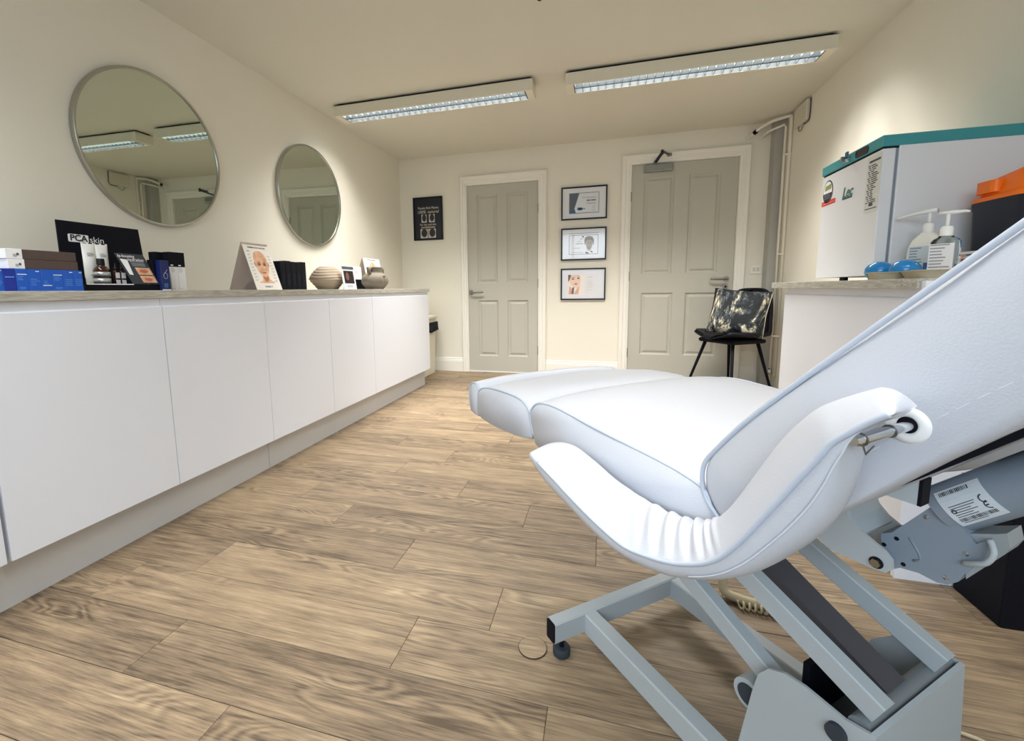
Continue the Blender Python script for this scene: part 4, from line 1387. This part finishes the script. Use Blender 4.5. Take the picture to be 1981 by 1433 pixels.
# pivot grommet on the near side and far side
for w, sg in ((.0, -1), (.60, 1)):
    c0 = Vector((w, -.187, .763))
    bm = BM()
    prof = [(.0072, -.004), (.0078, .0012), (.010, .0026), (.0138, .0022), (.0170, .0006), (.0178, -.004)]
    rings = [[c0 + Vector((sg * d, r * math.cos(2 * PI * k / 28), r * math.sin(2 * PI * k / 28))) for r, d in prof] for k in range(29)]
    ring_loft(bm, rings, False, False)
    bmesh.ops.remove_doubles(bm, verts=bm.verts[:], dist=1e-6)
    gr = obj('grommet', bm, WHITEP, back, smooth=True)
    obj('socket_hole', tube(BM(), [c0 + Vector((sg * -.004, 0, 0)), c0 + Vector((sg * .0007, 0, 0))], .0079, 18), BLACKM, gr)

AP = [(0.332, 0.578), (0.250, 0.560), (0.179, 0.543), (0.119, 0.532), (0.067, 0.528), (0.023, 0.538), (-0.016, 0.552), (-0.050, 0.571), (-0.072, 0.589), (-0.088, 0.609), (-0.104, 0.634), (-0.131, 0.681), (-0.150, 0.715), (-0.164, 0.739), (-0.174, 0.757), (-0.186, 0.770), (-0.197, 0.781), (-0.208, 0.790), (-0.215, 0.794)]
AI = [(0.372, 0.572), (0.298, 0.588), (0.236, 0.580), (0.181, 0.567), (0.127, 0.561), (0.080, 0.560), (0.038, 0.564), (0.005, 0.572), (-0.015, 0.583), (-0.035, 0.600), (-0.053, 0.628), (-0.075, 0.674), (-0.094, 0.711), (-0.112, 0.738), (-0.130, 0.758), (-0.150, 0.771), (-0.168, 0.779), (-0.188, 0.787), (-0.196, 0.786)]
AB = [(0.350, 0.556), (0.290, 0.525), (0.217, 0.510), (0.153, 0.497), (0.094, 0.495), (0.045, 0.502), (0.002, 0.515), (-0.038, 0.535), (-0.072, 0.557), (-0.098, 0.579), (-0.121, 0.605), (-0.148, 0.642), (-0.164, 0.671), (-0.172, 0.696), (-0.175, 0.714), (-0.177, 0.734), (-0.180, 0.755), (-0.192, 0.774), (-0.206, 0.784)]


NSUB = 10


def armrest(mir):
    X = (lambda w: .60 - w) if mir else (lambda w: w)
    P = cat_rom([(a, b, 0) for a, b in AP], NSUB)
    I = cat_rom([(a, b, 0) for a, b in AI], NSUB)
    B = cat_rom([(a, b, 0) for a, b in AB], NSUB)
    n = len(P)
    rings = []
    pp = []
    for k in range(n):
        p, i, b = P[k], I[k], B[k]
        d = P[min(k + 1, n - 1)] - P[max(k - 1, 0)]
        nrm = Vector((d.y, -d.x, 0)).normalized()          # away from the underside
        if nrm.dot((p + i) / 2 - b) < 0:
            nrm = -nrm
        t = k / (n - 1)
        thick = min(1, min(t, 1 - t) / .06) ** .5
        h = .020 * thick
        # folds where the pad bends
        fold = math.exp(-((t - .345) / .115) ** 4)
        rip = fold * .0050 * (math.sin(t * 165) + .35 * math.sin(t * 97 + 1))
        q = []
        for s, e in ((.12, .45), (.30, .80), (.5, 1.0), (.7, .92), (.88, .55)):
            base = p.lerp(i, s)
            w = -.095 + .083 * s
            q.append((w, base + nrm * (h * e + rip * (1 - abs(2 * s - 1)) ** .4)))
        inn = [(-.010, i), (-.012, i.lerp(b, .55) + Vector((.004, 0, 0)))]
        low = [(-.030, b + nrm * .006), (-.055, b), (-.078, b.lerp(p, .06)), (-.090, b.lerp(p, .30)), (-.096, b.lerp(p, .62)), (-.096, b.lerp(p, .90))]
        sc_ = 1.0
        if t < .04 or t > .975:                           # round the two ends off
            e = (t / .04) if t < .04 else (1 - t) / .025
            sc_ = .55 + .45 * math.sqrt(max(0, 1 - (1 - e) ** 2))
        allp = [(-.095, p)] + q + inn + low
        cw = -.055
        cp_ = (p + i + b) / 3
        rings.append([Vector((X(cw + (w - cw) * (sc_ ** .5)), *(cp_ + (v - cp_) * sc_)[:2])) for w, v in allp])
        pp.append(Vector((X(cw + (-.0965 - cw) * (sc_ ** .5)), *(cp_ + (p - cp_) * sc_)[:2])))
    bm = BM()
    ring_loft(bm, rings)
    arm = obj('armrest', bm, VINYLW, couch, smooth=True)
    md = arm.modifiers.new('soft', 'SUBSURF'); md.levels = 1; md.render_levels = 1
    obj('piping', tube(BM(), pp[5:-6], .0030, 8), VINYLP, arm, smooth=True)
    # hem seam and split rear hem
    hm = [Vector((X(-.094), *B[k].lerp(P[k], .42)[:2])) for k in range(int(n * .38), n - 3)]
    obj('hem_seam', tube(BM(), hm, .0011, 5), M('hem_thread', (206, 212, 222), .6), arm, smooth=True)
    # pivot rod with split pins
    obj('pivot_rod', tube(BM(), [(X(-.094), -.1885, .763), (X(-.092), -.1885, .763), (X(.004), -.1885, .763)], [.0038, .0046, .0046], 14), CHROME, arm, autosmooth=40)
    for w in (-.083, -.036):
        cc = Vector((X(w), -.1885, .763))
        obj('split_ring', tube(BM(), [cc + Vector((0, .0052 * math.cos(q), .0052 * math.sin(q))) for q in [2 * PI * j / 12 for j in range(13)]], .0009, 6), STEEL, arm)
    obj('split_pin', tube(BM(), [(X(-.080), -.189, .758), (X(-.076), -.190, .749), (X(-.066), -.191, .755)], .0008, 6), STEEL, arm)
    return arm


armrest(False)
armrest(True)

# steel frame under the seat
bm = BM()
for w in (.12, .45):
    bar(bm, (w, .06, .508), (w, .78, .500), .03, .03)
bar(bm, (.12, .09, .508), (.45, .09, .508), .03, .03)
bar(bm, (.12, .46, .506), (.45, .46, .506), .03, .03)
obj('seat_frame', bm, FRAMEG, couch)
# base: front crossbar, two long floor rails, feet
cb = obj('cross_rail', bar(BM(), (.030, .432, .074), (.530, .432, .074), .034, .052, bev=.003), FRAMEG, couch)
for w in (.0295, .5305):
    obj('end_cap', bar(BM(), (w - .0025, .432, .074), (w + .0025, .432, .074), .031, .049, bev=.003), BLACKM, cb)
for w in (.135, .425):
    obj('floor_rail', bar(BM(), (w, .417, .071), (w, -.34, .071), .036, .052, bev=.003), FRAMEG, couch)
for w, u in ((.060, .432), (.500, .432), (.06, -.33), (.5, -.33)):
    bm = BM(); lathe(bm, [(0, 0), (.019, 0), (.021, .003), (.021, .018), (.018, .022), (0, .022)], 20, (w, u, 0))
    ft = obj('foot', bm, RUBBER, couch, autosmooth=40)
    obj('foot_stem', tube(BM(), [(w, u, .02), (w, u, .05)], .006, 10), BLACK, ft)
obj('rear_rail', bar(BM(), (.03, -.33, .074), (.53, -.33, .074), .034, .052, bev=.003), FRAMEG, couch)
# lifting arms
def arm_bar(w, p0, p1, wd_, ht, mat=FRAMEG):
    return obj('lift_arm', bar(BM(), (w, *p0), (w, *p1), wd_, ht, bev=.002), mat, couch)
arm_bar(.180, (-.128, .322), (.27, .492), .026, .034)
arm_bar(.358, (-.128, .322), (.27, .492), .026, .034)
arm_bar(.180, (-.005, .245), (.33, .400), .026, .034)
arm_bar(.358, (-.005, .245), (.33, .400), .026, .034)
bm = BM(); bar(bm, (.262, -.10, .29), (.262, .20, .445), .05, .045); 
obj('lift_actuator', bm, M('actuator_dark', (72, 72, 78), .5), couch)
# pedestal shroud
ped = [(.062, .0), (.042, .117), (.024, .235), (.017, .268), (.002, .290), (-.022, .302), (-.050, .305), (-.100, .300), (-.128, .306), (-.134, .29), (-.142, .0)]
bm = BM()
prism_yz(bm, ped, .148, .153)
sh = obj('pedestal_shroud', bm, FRAMEG, couch)
ped_far = [(.05, .0), (.03, .12), (-.02, .26), (-.06, .300), (-.128, .306), (-.134, .29), (-.142, 0)]
obj('shroud_side', prism_yz(BM(), ped_far, .408, .413), FRAMEG, sh)
bm = BM()
ring_loft(bm, [[Vector(p) for p in ((w, -.1285, .306), (w, -.1345, .304), (w, -.148, 0), (w, -.142, 0))] for w in (.150, .411)])
obj('shroud_back', bm, FRAMEG, sh)
obj('shroud_roll', tube(BM(), [(.158, -.113, .296), (.405, -.113, .296)], .0135, 16), M('roll_grey', (120, 126, 130), .45), sh, autosmooth=40)
obj('side_knob', tube(BM(), [(.148, -.094, .275), (.140, -.094, .275)], .0125, 20), RUBBER, sh, autosmooth=40)
bm = BM(); tube(bm, [(.160, .038, .205), (.196, .038, .205)], .026, 22)
wh = obj('transport_wheel', bm, FRAMEG, couch, autosmooth=40)
obj('wheel_hub', tube(BM(), [(.1585, .038, .205), (.1605, .038, .205)], .018, 20), RUBBER, wh, autosmooth=40)
obj('web_plate', box(BM(), .20, .34, -.03, -.02, .05, .30), BLACKM, couch)
obj('base_column', box(BM(), .17, .39, -.125, -.02, .02, .20, .004), M('column_dark', (84, 90, 94), .5), couch)
# backrest actuator
mo = [(-.079, .534), (-.091, .542), (-.126, .595), (-.135, .602), (-.143, .599), (-.172, .569), (-.183, .581), (-.180, .554), (-.165, .523), (-.161, .511), (-.152, .501), (-.142, .498), (-.123, .500), (-.104, .496), (-.094, .487), (-.083, .506)]
bm = BM(); prism_yz(bm, mo, .25, .30)
motor = obj('motor_housing', bm, MOTORG, couch)
bmb = BM(); prism_yz(bmb, [(-.160, .575), (-.186, .588), (-.194, .593), (-.198, .576), (-.194, .565), (-.166, .516)], .256, .30)
obj('motor_end_cap', bmb, M('motor_end', (150, 156, 158), .5), motor)
for u, z in ((-.125, .582), (-.165, .552), (-.150, .510)):
    obj('screw', lathe(BM(), [(0, 0), (.003, 0), (.003, .001), (0, .0022)], 10), CHROME, motor, loc=(.25, u, z), rot=(0, -PI / 2, 0))
for u, z in ((-.097, .536), (-.084, .520), (-.107, .503)):
    obj('screw_hole', tube(BM(), [(.2495, u, z), (.252, u, z)], .0028, 12), BLACKM, motor)
obj('moulded_rib', tube(BM(), [(.2505, -.110, .545), (.2505, -.122, .527), (.2505, -.124, .519), (.2505, -.116, .514)], .0018, 6), MOTORG, motor, smooth=True)
obj('motor_cable', tube(BM(), cat_rom([(.246, -.166, .541), (.240, -.176, .548), (.238, -.186, .556), (.240, -.190, .570), (.246, -.184, .582)], 5), .0035, 8), M('cable_pale', (176, 182, 184), .5), motor, smooth=True)
axis0, axis1 = Vector((.275, -.135, .592)), Vector((.275, -.42, .875))
dirv = (axis1 - axis0).normalized()
obj('actuator_tube', tube(BM(), [axis0, axis1], .031, 28), MOTORG, motor, autosmooth=40)
# curved rating plate wrapped on the tube
bm = BM()
sideA = Vector((-1, 0, 0))
upA = dirv.cross(sideA).normalized()
if upA.z < 0:
    upA = -upA
def onT(s, a, r=.0318):
    return axis0 + dirv * s + (sideA * math.cos(a) + upA * math.sin(a)) * r
g = [[onT(.012 + .052 * i / 2, -.75 + 1.5 * k / 10) for k in range(11)] for i in range(3)]
ring_loft(bm, [[*g[0], *[onT(.012, -.75 + 1.5 * k / 10, .0312) for k in range(10, -1, -1)]], [*g[2], *[onT(.064, -.75 + 1.5 * k / 10, .0312) for k in range(10, -1, -1)]]])
rp = obj('rating_label', bm, M('label_grey', (206, 214, 220), .4), motor)
bm = BM()
def tquad(s0, s1, a0, a1):
    vs = [bm.verts.new(onT(s, a, .0321)) for s, a in ((s0, a0), (s1, a0), (s1, a1), (s0, a1))]
    bm.faces.new(vs)
for k in range(9):                                   # printed lines run along the tube
    a = -.62 + k * .085
    if k in (1, 2):
        continue
    tquad(.018, .036 + .012 * random.random(), a, a + .022)
for k in range(22):                                  # two bar codes
    s = .017 + .0019 * k
    wv = .0006 + .0007 * random.random()
    if s < .050:
        tquad(s, s + wv, .50, .66)
    tquad(s, s + wv, -.56, -.42)
obj('label_print', bm, INK, motor)
bm = BM()
def tarc(sc0, ac, r0, a_from, a_to):
    q = [(sc0 + r0 * math.cos(t) * .0318 / .0318, ac + r0 / .0318 * math.sin(t)) for t in [a_from + (a_to - a_from) * j / 10 for j in range(11)]]
    tube(bm, [onT(s, a, .0321) for s, a in q], .0006, 4)
tarc(.057, .02, .0045, PI * .5, PI * 1.5)            # CE mark
tarc(.057, -.22, .0045, PI * .5, PI * 1.5)
tube(bm, [onT(.0525, -.22, .0321), onT(.0565, -.22, .0321)], .0006, 4)
tarc(.020, -.12, .0022, 0, 2 * PI)
obj('certification_print', bm, INK, motor)['kind'] = 'stuff'
# clevis plates
cl_ = [(-.015, .520), (-.018, .500), (-.035, .493), (-.087, .4935), (-.101, .496), (-.108, .505), (-.106, .518), (-.098, .526), (-.082, .534), (-.066, .543), (-.053, .556), (-.047, .568), (-.030, .572)]
cv = obj('clevis_plate', prism_yz(BM(), cl_, .218, .223), FRAMEG, couch)
obj('clevis_plate', prism_yz(BM(), cl_, .300, .305), FRAMEG, couch)
bm = BM(); ring_loft(bm, [[Vector((w, u, z)) for u, z in ((-.015, .57), (-.05, .575), (-.056, .55), (-.072, .538), (-.07, .533), (-.05, .545))] for w in (.223, .300)])
obj('clevis_web', bm, FRAMEG, cv)
bm = BM(); tube(bm, [(.2185, -.090, .505), (.213, -.090, .505)], .0062, 6)
obj('pivot_bolt', bm, STEEL, cv)
obj('bolt_washer', tube(BM(), [(.2183, -.090, .505), (.2165, -.090, .505)], .0082, 18), BLACK, cv)
# cross tube under the back with black end plug
bt = obj('back_tube', bar(BM(), (.165, -.1475, .646), (.165, -.03, .646), .020, .032), FRAMEG, couch)
obj('end_plug', bar(BM(), (.165, -.1500, .646), (.165, -.1465, .646), .0205, .0325), BLACKM, bt)

# ------------------------------------------------------------------ small things on the floor
t = thing('floor_disc', 'thin round wood-look disc lying beside the couch foot', 'disc', (-.156, .994, 0))
obj('disc', lathe(BM(), [(0, .0003), (.0345, .0003), (.0345, .0034), (0, .0034)], 40), OAK, t, autosmooth=40)
obj('disc_edge', lathe(BM(), [(.0344, .0002), (.0358, .0008), (.0358, .0028), (.0344, .0034)], 40, caps=False), M('edge_brown', (60, 48, 38), .7), t)
t = thing('coiled_cable', 'cream coiled cable lying on the floor under the couch', 'cable', (.535, 1.275, 0))
pts = []
for k in range(120):
    s = k / 119
    x = -.16 + .24 * s
    pts.append((x, .012 * math.sin(k * .9) - .02 * s, .011 + .0085 * math.cos(k * .9)))
obj('coil', tube(BM(), pts, .0032, 6), CABLEC, t, smooth=True)
obj('lead', tube(BM(), cat_rom([(.08, -.02, .012), (.088, -.04, .006), (.082, -.052, .005), (.074, -.046, .005), (.076, -.036, .012)], 5), .005, 8), CABLEC, t, smooth=True)
t = thing('cable_sleeve', 'thick cream hose bend standing on the floor behind the near lifting arm', 'hose', (.36, 1.30, 0))
obj('hose', tube(BM(), cat_rom([(-.012, .03, .10), (-.014, .022, .04), (-.006, .012, .018), (.02, .0, .014), (.05, -.008, .013), (.085, -.014, .013)], 5), .0125, 12), CABLEC, t, smooth=True)
t = thing('floor_cable', 'thin pale cable on the floor at the bottom right corner', 'cable', (.72, .99, 0))
obj('cable', tube(BM(), cat_rom([(-.06, .02, .004), (-.006, .005, .004), (.012, -.003, .004), (.08, -.05, .004), (.3, -.25, .004)], 5), .0035, 8), CABLEC, t, smooth=True)
